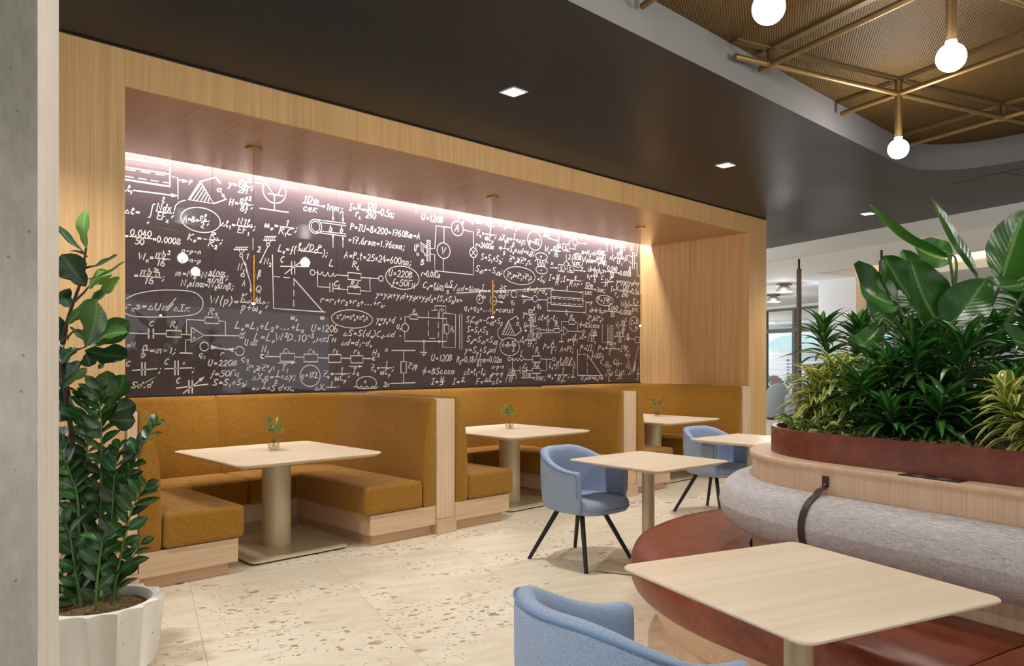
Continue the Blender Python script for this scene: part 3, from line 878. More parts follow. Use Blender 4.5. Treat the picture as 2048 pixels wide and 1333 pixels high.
MARKS=[('a',1.3,[(2.051,3.115),(2.414,3.125)]),
('l',1.3,[(2.414,3.154),(2.414,2.938)]),
('l',1.3,[(2.051,3.041),(2.411,3.044)]),
('l',1.8,[(2.051,2.938),(2.414,2.938)]),
('d',1,[(2.051,3.024),(2.405,3.026)]),
('d',1,[(2.051,2.965),(2.45,2.966)]),
('a',1.3,[(2.124,2.859),(2.482,2.867)]),
('l',1,[(2.433,3.028),(2.482,3.021),(2.482,2.844)]),
('a',1.2,[(2.493,3.006),(2.57,3.005)]),
('l',1.4,[(2.674,3.024),(2.57,2.849),(2.794,2.846),(2.674,3.024)]),
('l',1.3,[(2.674,3.024),(2.81,3.083)]),
('l',1.3,[(2.794,2.846),(2.908,2.903)]),
('l',1,[(2.587,2.857),(2.68,3.007)]),
('l',1,[(2.617,2.856),(2.695,2.984)]),
('l',1,[(2.647,2.854),(2.709,2.96)]),
('l',1,[(2.678,2.853),(2.723,2.936)]),
('l',1,[(2.709,2.852),(2.737,2.912)]),
('l',1,[(2.74,2.85),(2.752,2.888)]),
('a',1,[(2.855,3.036),(2.812,3.081)]),
('a',1,[(2.867,2.947),(2.9,2.902)]),
('c',1.2,[(3.372,3.051),(0.116,0.117)]),
('l',1,[(3.17,3.097),(3.296,3.102),(3.36,3.017)]),
('l',1.3,[(3.309,3.016),(3.458,3.016)]),
('l',1.2,[(3.372,3.019),(3.372,2.871)]),
('l',1.4,[(3.229,2.866),(3.514,2.867)]),
('l',1.2,[(3.41,3.021),(3.445,3.107),(3.605,3.111)]),
('l',1.1,[(2.293,2.77),(2.279,2.766),(2.271,2.742),(2.258,2.672),(2.249,2.65),(2.239,2.651)]),
('l',1,[(2.543,2.839),(2.495,2.818),(2.461,2.78),(2.452,2.739)]),
('c',1.1,[(2.68,2.685),(0.174,0.109)]),
('c',1.2,[(3.804,2.768),(0.068,0.069)]),
('c',0.8,[(3.804,2.768),(0.047,0.05)]),
('l',1,[(3.804,2.837),(4.146,2.842)]),
('l',1,[(3.866,2.816),(4.146,2.818)]),
('l',1.2,[(3.815,2.71),(4.146,2.711)]),
('l',1,[(3.859,2.729),(4.146,2.733)]),
('a',0.9,[(3.999,2.941),(3.999,2.847)]),
('a',0.9,[(4.113,2.957),(4.113,2.848)]),
('a',0.9,[(3.999,2.584),(3.999,2.719)]),
('a',0.9,[(4.113,2.596),(4.113,2.712)]),
('l',1,[(3.276,2.608),(3.39,2.621)]),
('l',1.2,[(3.262,2.571),(3.383,2.585)]),
('l',1,[(2.997,2.478),(3.112,2.49)]),
('l',1.2,[(2.981,2.454),(3.106,2.467)]),
('l',0.8,[(3.269,2.575),(3.285,2.607)]),
('l',0.8,[(2.985,2.456),(3.0,2.482)]),
('l',0.8,[(3.288,2.577),(3.304,2.609)]),
('l',0.8,[(3.005,2.458),(3.02,2.484)]),
('l',0.8,[(3.306,2.579),(3.322,2.611)]),
('l',0.8,[(3.025,2.46),(3.04,2.486)]),
('l',0.8,[(3.325,2.581),(3.341,2.613)]),
('l',0.8,[(3.045,2.462),(3.061,2.488)]),
('l',0.8,[(3.344,2.583),(3.36,2.615)]),
('l',0.8,[(3.066,2.464),(3.081,2.491)]),
('l',0.8,[(3.363,2.585),(3.379,2.618)]),
('l',0.8,[(3.086,2.466),(3.102,2.493)]),
('l',1,[(3.282,2.571),(3.309,2.543),(3.343,2.578)]),
('c',1,[(3.309,2.534),(0.015,0.015)]),
('l',1,[(3.023,2.456),(3.048,2.422),(3.08,2.462)]),
('c',1,[(3.048,2.407),(0.014,0.015)]),
('l',1.1,[(3.054,2.392),(3.138,2.195)]),
('a',0.9,[(3.138,2.195),(3.076,2.357)]),
('l',1.1,[(3.306,2.517),(3.242,2.385),(3.177,2.235)]),
('a',0.9,[(3.183,2.248),(3.245,2.391)]),
('d',1,[(3.161,2.595),(3.161,2.421)]),
('l',1.3,[(3.434,2.343),(3.73,2.365)]),
('l',1.2,[(3.549,2.401),(3.549,2.278)]),
('l',1.2,[(3.581,2.404),(3.581,2.281)]),
('a',1.2,[(3.479,2.275),(3.698,2.447)]),
('l',1.1,[(3.093,2.28),(3.138,2.16)]),
('a',1,[(3.138,2.16),(3.14,2.067)]),
('l',1.1,[(2.067,1.954),(2.145,1.998),(2.295,2.036),(2.461,2.051),(2.61,2.045),(2.68,2.002),(2.698,1.95),(2.68,1.89),(2.61,1.845),(2.427,1.82),(2.241,1.81),(2.114,1.812),(2.062,1.832)]),
('l',1.1,[(2.372,1.869),(2.463,1.981)]),
('l',1.4,[(3.352,2.442),(3.363,1.938),(3.911,1.929)]),
('d',1,[(3.356,2.239),(3.556,2.24)]),
('d',1,[(3.573,2.237),(3.57,1.939)]),
('l',1.5,[(3.57,2.237),(3.881,1.937)]),
('c',1.2,[(3.771,2.312),(0.025,0.026)]),
('l',1,[(3.797,2.314),(3.826,2.314)]),
('l',1.1,[(3.826,2.336),(3.837,2.304),(3.859,2.299),(3.881,2.328),(3.889,2.295),(3.919,2.291),(3.941,2.326),(3.952,2.293),(3.979,2.291),(4.002,2.324),(4.013,2.294),(4.048,2.314)]),
('l',1.2,[(4.048,2.31),(4.169,2.311)]),
('r',1.4,[(4.172,2.345),(4.327,2.275)]),
('l',1.3,[(4.327,2.305),(4.538,2.312)]),
('c',1.2,[(4.571,2.314),(0.029,0.028)]),
('l',1.2,[(3.826,2.314),(3.826,2.177),(3.964,2.177)]),
('l',1.2,[(3.964,2.22),(3.964,2.133)]),
('l',1.2,[(3.997,2.223),(3.997,2.135)]),
('l',1.2,[(3.997,2.172),(4.164,2.167)]),
('r',1.4,[(4.168,2.201),(4.32,2.133)]),
('l',1.2,[(4.32,2.17),(4.438,2.168),(4.431,2.31)]),
('c',1.1,[(4.224,1.873),(0.243,0.093)]),
('l',1.3,[(2.093,1.67),(2.241,1.669)]),
('l',1.6,[(2.241,1.708),(2.241,1.633)]),
('l',1.6,[(2.279,1.709),(2.279,1.634)]),
('l',1.3,[(2.279,1.67),(2.383,1.671)]),
('r',1.5,[(2.385,1.701),(2.509,1.646)]),
('l',1.3,[(2.509,1.67),(2.589,1.669)]),
('l',1.5,[(2.596,1.735),(2.596,1.604),(2.706,1.668),(2.596,1.735)]),
('l',1.3,[(2.706,1.668),(3.035,1.671)]),
('c',1.3,[(3.054,1.672),(0.022,0.022)]),
('l',1,[(3.033,1.643),(3.084,1.706)]),
('l',1.3,[(2.555,1.671),(2.555,1.802),(2.712,1.799)]),
('r',1.5,[(2.714,1.829),(2.839,1.775)]),
('l',1.3,[(2.839,1.799),(2.9,1.797),(2.9,1.672)]),
('l',1,[(2.596,1.625),(2.547,1.624),(2.547,1.512)]),
('l',1.6,[(2.501,1.509),(2.601,1.507)]),
('c',1.3,[(2.71,1.568),(0.038,0.039)]),
('c',1.3,[(3.033,1.532),(0.041,0.042)]),
('a',2.2,[(2.748,1.565),(2.836,1.558)]),
('a',2.2,[(2.994,1.538),(2.91,1.549)]),
('l',1.6,[(2.748,1.565),(2.994,1.535)]),
('l',1.5,[(2.114,1.36),(2.308,1.373)]),
('l',1.6,[(2.187,1.425),(2.187,1.32)]),
('l',1.6,[(2.213,1.425),(2.213,1.32)]),
('l',1.5,[(2.374,1.372),(2.598,1.38)]),
('l',1.6,[(2.457,1.439),(2.457,1.321)]),
('l',1.6,[(2.484,1.439),(2.484,1.321)]),
('c',3,[(3.252,1.484),(0.012,0.013)]),
('l',1.3,[(3.262,1.484),(3.428,1.482)]),
('r',1.5,[(3.431,1.515),(3.578,1.439)]),
('l',1.3,[(3.578,1.48),(3.676,1.478)]),
('r',1.5,[(3.679,1.509),(3.829,1.434)]),
('l',1.3,[(3.829,1.475),(3.946,1.471)]),
('r',1.5,[(3.949,1.506),(4.09,1.429)]),
('l',1.3,[(4.09,1.472),(4.201,1.47)]),
('r',1.5,[(4.204,1.497),(4.35,1.423)]),
('l',1.3,[(4.35,1.47),(4.471,1.468)]),
('c',3,[(4.482,1.468),(0.012,0.011)]),
('a',1.2,[(3.41,1.422),(3.595,1.426)]),
('a',1.1,[(4.188,1.388),(4.348,1.387)]),
('c',1.1,[(3.746,1.297),(0.109,0.105)]),
('l',1.5,[(2.47,1.205),(2.742,1.234)]),
('l',1.6,[(2.575,1.269),(2.575,1.16)]),
('l',1.6,[(2.604,1.269),(2.604,1.159)]),
('a',1.3,[(2.527,1.159),(2.714,1.303)]),
('c',1.1,[(4.393,1.213),(0.122,0.07)]),
('l',1.3,[(4.243,1.174),(4.275,1.183),(4.299,1.159),(4.332,1.182),(4.364,1.158),(4.397,1.18),(4.43,1.156),(4.463,1.179),(4.496,1.154),(4.529,1.175)]),
('l',1.1,[(5.295,3.169),(5.382,3.139),(5.479,3.142),(5.558,3.173)]),
('l',1.2,[(5.229,2.699),(5.29,2.705),(5.309,2.963),(5.528,2.969)]),
('c',1.2,[(5.618,2.972),(0.089,0.083)]),
('l',1.2,[(5.706,2.966),(5.863,2.959),(5.863,2.777)]),
('c',1.2,[(5.863,2.718),(0.059,0.057)]),
('l',1,[(5.821,2.757),(5.905,2.679)]),
('l',1,[(5.905,2.766),(5.821,2.671)]),
('l',1.2,[(5.863,2.659),(5.859,2.456),(5.29,2.458),(5.29,2.639),(5.22,2.638)]),
('l',1.1,[(5.424,2.959),(5.42,2.784)]),
('c',1.2,[(5.416,2.695),(0.094,0.088)]),
('l',1.1,[(5.412,2.605),(5.411,2.464)]),
('r',1.2,[(5.18,2.787),(5.225,2.553)]),
('l',0.8,[(5.184,2.758),(5.223,2.788)]),
('l',0.8,[(5.184,2.733),(5.223,2.762)]),
('l',0.8,[(5.184,2.707),(5.223,2.737)]),
('l',0.8,[(5.184,2.682),(5.223,2.711)]),
('l',0.8,[(5.184,2.657),(5.223,2.686)]),
('l',0.8,[(5.184,2.631),(5.223,2.661)]),
('l',0.8,[(5.184,2.606),(5.223,2.635)]),
('l',0.8,[(5.184,2.581),(5.223,2.61)]),
('l',0.8,[(5.184,2.555),(5.223,2.584)]),
('l',1,[(5.089,2.755),(5.173,2.72)]),
('l',1,[(5.095,2.667),(5.173,2.623)]),
('l',1,[(5.099,2.749),(5.099,2.667)]),
('l',1,[(5.126,2.737),(5.126,2.652)]),
('c',1,[(5.16,2.711),(0.013,0.012)]),
('c',1,[(5.16,2.621),(0.013,0.012)]),
('c',1,[(5.056,2.715),(0.015,0.013)]),
('c',1,[(5.053,2.618),(0.015,0.013)]),
('c',1.2,[(4.851,2.344),(0.22,0.125)]),
('c',1.1,[(6.889,2.971),(0.127,0.119)]),
('c',1.1,[(6.624,2.508),(0.274,0.11)]),
('a',1,[(7.134,3.033),(7.338,3.017)]),
('l',1,[(7.338,3.13),(7.338,2.919)]),
('r',1.1,[(7.429,3.151),(7.548,3.094)]),
('l',1,[(7.338,3.13),(7.429,3.128)]),
('l',1,[(7.548,3.133),(7.664,3.12),(7.664,3.075)]),
('c',1.1,[(7.664,3.039),(0.046,0.043)]),
('l',1,[(7.338,2.933),(7.416,2.933)]),
('r',1.1,[(7.416,2.991),(7.545,2.902)]),
('l',1,[(7.545,2.941),(7.664,2.946),(7.664,2.994)]),
('a',1,[(7.521,2.997),(7.696,3.187)]),
('a',1,[(7.71,3.035),(7.903,3.044)]),
('c',1.1,[(7.014,2.784),(0.107,0.048)]),
('l',1.2,[(6.894,2.716),(6.935,2.737),(6.948,2.653),(6.984,2.725),(7.009,2.65),(7.034,2.729),(7.066,2.655),(7.091,2.735),(7.134,2.713)]),
('c',1.1,[(7.016,2.611),(0.105,0.048)]),
('l',1,[(7.482,2.86),(7.487,2.78),(7.424,2.716)]),
('a',1,[(7.487,2.78),(7.553,2.715)]),
('c',1.1,[(7.71,2.801),(0.11,0.094)]),
('a',1,[(7.167,2.655),(7.32,2.665)]),
('r',1.1,[(7.33,2.713),(7.455,2.623)]),
('l',1,[(7.455,2.666),(7.503,2.666)]),
('r',1.1,[(7.503,2.716),(7.637,2.628)]),
('a',1,[(7.637,2.664),(7.883,2.666)]),
('l',1.2,[(8.203,2.54),(8.475,2.572)]),
('l',1.2,[(8.305,2.6),(8.305,2.492)]),
('l',1.2,[(8.341,2.603),(8.341,2.494)]),
('a',1,[(8.261,2.489),(8.463,2.645)]),
('r',1.1,[(8.919,3.032),(8.96,2.792)]),
('l',1,[(8.824,2.983),(8.903,2.962)]),
('l',1,[(8.833,2.897),(8.903,2.861)]),
('l',1.1,[(8.967,2.988),(9.015,2.992),(9.048,3.182),(9.08,3.18)]),
('l',1.1,[(8.967,2.88),(9.025,2.885),(9.031,2.7),(9.083,2.7)]),
('l',1,[(8.326,3.15),(8.332,2.982)]),
('l',1,[(8.448,3.145),(8.451,2.984)]),
('l',1,[(8.145,3.102),(8.379,3.096)]),
('c',1.2,[(6.525,2.273),(0.051,0.043)]),
('l',1.6,[(6.576,2.271),(6.855,2.241)]),
('a',1.8,[(6.576,2.271),(6.73,2.25)]),
('c',1.1,[(6.894,2.237),(0.044,0.041)]),
('c',1.1,[(5.964,2.178),(0.051,0.054)]),
('c',1.1,[(6.179,2.174),(0.053,0.055)]),
('a',1.2,[(6.151,2.172),(6.35,2.159)]),
('l',1,[(6.429,1.292),(6.395,1.235),(6.383,1.186)]),
('r',1.3,[(4.949,1.95),(5.054,1.903)]),
('l',1.2,[(4.881,1.85),(4.881,1.925),(4.949,1.925)]),
('l',1.2,[(5.054,1.925),(5.459,1.927),(5.459,1.861)]),
('r',1.4,[(5.426,1.857),(5.493,1.76)]),
('l',1.2,[(5.459,1.759),(5.459,1.668),(4.878,1.66),(4.878,1.762)]),
('c',1.2,[(4.883,1.806),(0.045,0.044)]),
('d',1,[(5.201,2.006),(5.201,1.697),(5.339,1.7),(5.339,2.02),(5.201,2.006)]),
('l',1,[(5.291,2.01),(5.291,2.066),(5.449,2.068),(5.449,1.988)]),
('l',1,[(5.353,1.927),(5.353,2.021),(5.387,2.023)]),
('l',1,[(5.387,2.042),(5.387,2.0),(5.424,2.024),(5.387,2.042)]),
('l',1.1,[(5.407,1.99),(5.592,1.983),(5.588,1.598),(5.401,1.601),(5.407,1.99)]),
('l',1.1,[(5.648,1.981),(5.654,1.586)]),
('l',1.1,[(5.684,1.99),(5.688,1.579)]),
('c',1,[(5.137,1.663),(0.015,0.012)]),
('l',1.2,[(5.137,1.651),(5.137,1.542)]),
('l',1.4,[(5.084,1.542),(5.176,1.538)]),
('l',1,[(5.113,1.52),(5.158,1.517)]),
('l',1,[(5.135,1.517),(5.135,1.498)]),
('c',1,[(5.351,1.664),(0.013,0.012)]),
('l',1.4,[(4.71,1.557),(5.016,1.56)]),
('l',1.2,[(4.863,1.559),(4.863,1.438)]),
('r',1.5,[(4.828,1.438),(4.899,1.314)]),
('l',1.2,[(4.863,1.315),(4.863,1.21)]),
('l',1.4,[(4.689,1.202),(5.016,1.207)]),
('l',1.4,[(6.429,1.938),(6.316,1.771),(6.543,1.76),(6.429,1.938)]),
('l',1,[(6.343,1.772),(6.429,1.917)]),
('l',1,[(6.383,1.773),(6.451,1.885)]),
('l',1,[(6.424,1.774),(6.474,1.853)]),
('l',1,[(6.465,1.775),(6.497,1.82)]),
('l',1,[(6.506,1.776),(6.52,1.788)]),
('l',1.2,[(6.429,1.938),(6.566,2.005)]),
('l',1.2,[(6.543,1.76),(6.66,1.825)]),
('a',1,[(6.601,1.957),(6.571,2.005)]),
('a',1,[(6.624,1.874),(6.655,1.82)]),
('l',1,[(6.294,1.863),(6.249,1.821),(6.249,1.764),(6.283,1.721),(6.327,1.701)]),
('c',1.1,[(6.451,1.622),(0.166,0.109)]),
('l',1.2,[(7.192,2.38),(7.192,2.183)]),
('l',1.2,[(7.82,2.395),(7.82,2.181)]),
('l',1.2,[(7.192,2.284),(7.82,2.29)]),
('d',1,[(7.126,2.263),(7.875,2.267)]),
('d',1,[(7.126,2.202),(7.806,2.209)]),
('l',1.5,[(7.192,2.183),(7.82,2.181)]),
('a',1,[(7.455,2.374),(7.197,2.371)]),
('a',1,[(7.455,2.374),(7.811,2.376)]),
('a',1,[(7.455,2.102),(7.126,2.098)]),
('a',1,[(7.455,2.102),(7.875,2.107)]),
('l',1,[(7.126,2.263),(7.121,2.09)]),
('l',1,[(7.881,2.262),(7.881,2.08)]),
('a',1,[(7.883,2.25),(7.973,2.247)]),
('l',1,[(6.683,2.211),(6.845,2.221)]),
('a',1,[(7.116,2.236),(6.943,2.226)]),
('c',1.1,[(8.282,2.294),(0.188,0.071)]),
('c',1,[(6.967,1.848),(0.025,0.021)]),
('l',1.2,[(6.992,1.849),(7.109,1.847)]),
('l',1.3,[(7.114,1.878),(7.114,1.816)]),
('l',1.3,[(7.144,1.879),(7.144,1.817)]),
('l',1.2,[(7.144,1.845),(7.24,1.848)]),
('r',1.3,[(7.243,1.872),(7.356,1.82)]),
('l',1,[(7.356,1.846),(7.424,1.846)]),
('l',1.3,[(7.429,1.901),(7.429,1.786),(7.521,1.846),(7.429,1.901)]),
('l',1.2,[(7.521,1.846),(7.82,1.847)]),
('c',1,[(7.839,1.848),(0.025,0.02)]),
('l',1,[(7.39,1.856),(7.39,1.97),(7.535,1.967)]),
('r',1.3,[(7.535,1.994),(7.655,1.939)]),
('l',1,[(7.655,1.968),(7.71,1.966),(7.71,1.851)]),
('l',1,[(7.429,1.804),(7.39,1.799),(7.39,1.706)]),
('l',1.4,[(7.346,1.703),(7.434,1.702)]),
('l',1,[(8.232,1.96),(8.226,1.713),(8.409,1.702)]),
('r',0.8,[(8.344,1.956),(8.463,1.708)]),
('l',0.9,[(8.35,1.904),(8.457,1.949)]),
('l',0.9,[(8.35,1.872),(8.457,1.916)]),
('l',0.9,[(8.35,1.84),(8.457,1.884)]),
('l',0.9,[(8.35,1.808),(8.457,1.852)]),
('l',0.9,[(8.35,1.776),(8.457,1.82)]),
('l',0.9,[(8.35,1.744),(8.457,1.788)]),
('l',0.9,[(8.35,1.712),(8.457,1.756)]),
('c',1.1,[(8.96,1.991),(0.116,0.107)]),
('l',1,[(7.959,1.836),(7.94,1.763),(7.923,1.717)]),
('c',3,[(8.808,1.771),(0.016,0.012)]),
('l',1.2,[(8.824,1.771),(8.983,1.771)]),
('r',1.3,[(8.983,1.802),(9.087,1.72)]),
('c',1.2,[(6.447,1.473),(0.025,0.023)]),
('l',1,[(6.474,1.473),(6.497,1.472)]),
('l',1.2,[(6.497,1.49),(6.532,1.452),(6.562,1.482),(6.589,1.449),(6.624,1.479),(6.655,1.449),(6.695,1.479),(6.73,1.463),(6.85,1.466)]),
('r',1.4,[(6.85,1.512),(6.997,1.433)]),
('l',1.2,[(6.997,1.475),(7.21,1.471)]),
('c',1.2,[(7.243,1.473),(0.028,0.023)]),
('l',1.2,[(6.502,1.472),(6.497,1.333),(6.624,1.327)]),
('l',1.3,[(6.629,1.374),(6.629,1.295)]),
('l',1.3,[(6.671,1.374),(6.671,1.295)]),
('l',1.2,[(6.671,1.327),(6.843,1.326)]),
('r',1.4,[(6.845,1.356),(6.992,1.292)]),
('l',1.2,[(6.992,1.325),(7.109,1.326),(7.109,1.472)]),
('l',1.4,[(7.71,1.604),(7.71,1.257),(8.246,1.247)]),
('d',1,[(7.718,1.541),(7.903,1.539)]),
('d',1,[(7.911,1.534),(7.911,1.258)]),
('l',1.4,[(7.911,1.539),(8.208,1.257)]),
('l',1,[(8.246,1.396),(8.424,1.392)]),
('l',1.2,[(8.314,1.443),(8.314,1.359)]),
('l',1.2,[(8.356,1.443),(8.356,1.359)]),
('l',1,[(8.484,1.406),(8.677,1.415)]),
('l',1.2,[(8.554,1.468),(8.554,1.373)]),
('l',1.2,[(8.591,1.468),(8.591,1.373)]),
('l',1,[(8.515,1.244),(8.739,1.265)]),
('l',1.2,[(8.615,1.31),(8.615,1.195)]),
('l',1.2,[(8.652,1.31),(8.652,1.195)]),
('a',1,[(8.554,1.19),(8.73,1.323)]),
('l',1,[(8.739,1.54),(8.865,1.541)]),
('l',1,[(8.783,1.531),(8.814,1.492),(8.846,1.531)]),
('l',1,[(8.814,1.483),(8.897,1.279)]),
('a',1,[(8.935,1.317),(8.993,1.454)]),
('l',1,[(9.064,1.67),(8.903,1.269)])]
for a in TEXTS: put_text(*a)
for a in MARKS: put_mark(*a)
chalk.build('chalk_lettering', M['chalk'], board)

# ------------------------------------------------------------------ booths
def arc_path(W, y_front, y_back, R, n=9):
    """U path of the outer back line: left front -> back -> right front, with inward normals"""
    P = []
    for k in range(6): P.append((Vector((0, y_front+(y_back-R-y_front)*k/6, 0)), Vector((1,0,0))))
    for k in range(n+1):
        t = PI - PI/2*k/n; P.append((Vector((R+R*math.cos(t), y_back-R+R*math.sin(t), 0)), Vector((-math.cos(t), -math.sin(t), 0))))
    for k in range(1, 8): P.append((Vector((R+(W-2*R)*k/8, y_back, 0)), Vector((0,-1,0))))
    for k in range(n+1):
        t = PI/2 - PI/2*k/n; P.append((Vector((W-R+R*math.cos(t), y_back-R+R*math.sin(t), 0)), Vector((-math.cos(t), -math.sin(t), 0))))
    for k in range(1, 7): P.append((Vector((W, y_back-R-(y_back-R-y_front)*k/6, 0)), Vector((-1,0,0))))
    return P
BACKPROF = [(.004,.245),(.12,.245),(.136,.262),(.14,.47),(.128,.74),(.098,.95),(.07,1.09),(.062,1.118),(.046,1.134),(.022,1.136),(.006,1.122)]
def back_piece(path, prof, inset=.004):
    rings = []
    n = len(path)
    for i, (p, nv) in enumerate(path):
        rings.append([(p.x+nv.x*d, p.y+nv.y*d, z) for d, z in prof])
    # soften the two ends
    def shrink(r, k, shift):
        c = sum((Vector(q) for q in r), Vector())/len(r)
        return [tuple(c + (Vector(q)-c)*k + shift) for q in r]
    d0 = (path[0][0]-path[1][0]).normalized()*.012; d1 = (path[-1][0]-path[-2][0]).normalized()*.012
    rings = [shrink(rings[0], .9, d0)] + rings + [shrink(rings[-1], .9, d1)]
    return MB().loft(rings)
def seat_block(x0, x1, y0, y1, z0=.247, z1=.465, round_side=None):
    return MB().box((x0, y0, z0), (x1, y1, z1))
def booth(x0, W, loc_label, cut=.5, first=False):
    root = thing('booth_banquette', loc_label, 'booth', (x0, YF, 0), group='mustard booths along the wall')
    D = YB-YF-.075
    # plinths: box on a recessed toe kick
    def ubox(mb, xl, xr, yf, yb, z0, z1):
        pts = [(.004, yf), (xl, yf), (xl, yb), (xr, yb), (xr, yf), (W-.004, yf), (W-.004, D), (.004, D)]
        return mb.prism(pts, z0, z1)
    ubox(MB(), .635, W-.64, -.028, 1.12, .085, .243).build('plinth', M['ash_x'], root, bevel=.002)
    ubox(MB(), .59, W-.595, .03, 1.17, 0, .085).build('toe_kick', M['ash_x'], root, bevel=.001)
    P = arc_path(W, -.03, D-.0, .47)
    mid = len(P)//2
    k = mid
    back_piece(P[:k+1], BACKPROF).build('back_cushion', M['mustard'], root, smooth=60)
    # second half starts a hair further on so the seam reads
    q = P[k][0] + (P[k+1][0]-P[k][0])*.09
    back_piece([(q, P[k][1])] + P[k+1:], BACKPROF).build('back_cushion', M['mustard'], root, smooth=60)
    # seats
    sl = seat_block(.145, .675, -.05, 1.04).build('seat_cushion', M['mustard'], root, bevel=.032, seg=4, smooth=True)
    sr = seat_block(W-.70, W-.145, -.05, 1.04).build('seat_cushion', M['mustard'], root, bevel=.032, seg=4, smooth=True)
    for a, b in ((.145, cut*W-.002), (cut*W+.002, W-.145)):
        seat_block(a, b, 1.045, D-.12).build('seat_cushion', M['mustard'], root, bevel=.03, seg=3, smooth=True)
    return root
BO = [(1.592, 2.322), (4.115, 2.306), (6.642, 2.228)]
booth(*BO[0], 'mustard upholstered booth nearest the white planter, behind the leafy plants', .52)
booth(*BO[1], 'middle mustard upholstered booth, behind the tub chair with the whole black legs visible')
booth(*BO[2], 'mustard upholstered booth at the far end against the oak pier')
def partition(x, w, label, depth=YB-YF-.005):
    r = thing('booth_partition', label, 'partition', (x, YF, 0), group='pale wood booth partitions')
    MB().box((0, -.03, .122), (w, depth-.02, 1.122)).build('panel', M['ash_z'], r, bevel=.002)
    MB().box((-.006, -.048, 0), (w+.006, depth-.02, .12)).build('plinth_block', M['ash_x'], r, bevel=.002)
partition(3.917, .195, 'pale wood partition between the nearest and the middle mustard booths')
partition(6.425, .213, 'pale wood partition between the middle and the far mustard booths')
partition(8.875, .218, 'pale wood end panel between the far booth and the oak pier')
partition(1.53, .058, 'slim pale wood end panel of the nearest booth beside the left oak pier')

# ------------------------------------------------------------------ tables
def knife_top(mb, w, d, r, z, th=.03, under=.045):
    rings = []
    for inset, zz in ((under, z-th), (.004, z-.012), (0, z-.008), (0, z-.003), (.003, z)):
        rings.append([(x, y, zz) for x, y in rrect(w-2*inset, d-2*inset, max(.01, r-inset), 6)])
    return mb.loft(rings)
def booth_table(x, y, label, rotz=0):
    t = thing('booth_table', label, 'table', (x, y, 0), rotz, 'booth tables')
    knife_top(MB(), 1.15, 1.2, .07, .74, .034, .05).build('table_top', M['top_x'], t, smooth=30)
    MB().box((-.36,-.42,.696),(.36,.42,.7065)).build('under_plate', M['pedestal'], t, bevel=.003)
    MB().cyl((0,.02), 0.108, .024, .696, 40).build('pedestal', M['pedestal'], t, smooth=40)
    MB().prism(rrect(.78,.8,.05), .012, .024).build('base_plate', M['pedestal'], t, bevel=.002)
    MB().prism(rrect(.75,.77,.05), 0, .012).build('base_shadow_pad', M['black_gap'], t)
    return t
tb = booth_table(2.765, 5.475, 'pale veneered table in the nearest mustard booth')
dup(tb, (5.375, 5.6, 0), 0, 'pale veneered table in the middle mustard booth')
dup(tb, (7.80, 5.57, 0), 0, 'pale veneered table in the far mustard booth')
def cafe_table(x, y, rotz, size, label, plate_rot=0.4):
    t = thing('cafe_table', label, 'table', (x, y, 0), rotz, 'square pedestal tables')
    knife_top(MB(), size, size, .045, .74, .03, .05).build('table_top', M['top_x'], t, smooth=30)
    MB().box((-.2,-.2,.701),(.2,.2,.7095)).build('under_plate', M['black'], t)
    MB().cyl((0,0), .044, .015, .701, 32).build('pedestal', M['pedestal'], t, smooth=40)
    o = MB().prism(rrect(.62,.62,.03), .006, .015).build('base_plate', M['pedestal'], t, bevel=.002); o.rotation_euler.z = plate_rot
    o = MB().prism(rrect(.6,.6,.03), 0, .006).build('base_shadow_pad', M['black_gap'], t); o.rotation_euler.z = plate_rot
    return t
p = G(1.845, 1.745)
cafe_table(p.x, p.y, GR, .80, 'large-looking pale square table in the foreground beside the bolster', 0)
cafe_table(4.40, 3.19, math.radians(-3), .80, 'pale square table in front of the complete blue tub chair', math.radians(27))
cafe_table(6.28, 3.42, math.radians(-3), .80, 'pale square table half hidden behind the planter bench end', math.radians(27))

# ------------------------------------------------------------------ bud vases
def mk_glass():
    m = bpy.data.materials.new('clear_glass'); m.use_nodes = True; t = m.node_tree; t.nodes.remove(t.nodes['Principled BSDF'])
    a = t.nodes.new('ShaderNodeBsdfTransparent'); a.inputs[0].default_value = (.97, .97, .95, 1)
    g = t.nodes.new('ShaderNodeBsdfGlossy'); g.inputs['Roughness'].default_value = .02
    l = t.nodes.new('ShaderNodeLayerWeight'); l.inputs[0].default_value = .12
    x = t.nodes.new('ShaderNodeMixShader'); t.links.new(l.outputs['Facing'], x.inputs[0])
    t.links.new(a.outputs[0], x.inputs[1]); t.links.new(g.outputs[0], x.inputs[2]); t.links.new(x.outputs[0], t.nodes['Material Output'].inputs[0]); return m
M['glass'] = mk_glass()
def mk_water():
    m = bpy.data.materials.new('water'); m.use_nodes = True; t = m.node_tree; t.nodes.remove(t.nodes['Principled BSDF'])
    a = t.nodes.new('ShaderNodeBsdfTransparent'); a.inputs[0].default_value = (.93, .87, .82, 1); t.links.new(a.outputs[0], t.nodes['Material Output'].inputs[0]); return m
M['water'] = mk_water()
M['sprig'] = leafmat('sprig_leaf', [(0, srgb(74,112,52)), (.8, srgb(98,140,70)), (1, srgb(150,176,110))], .35, .3, .35)
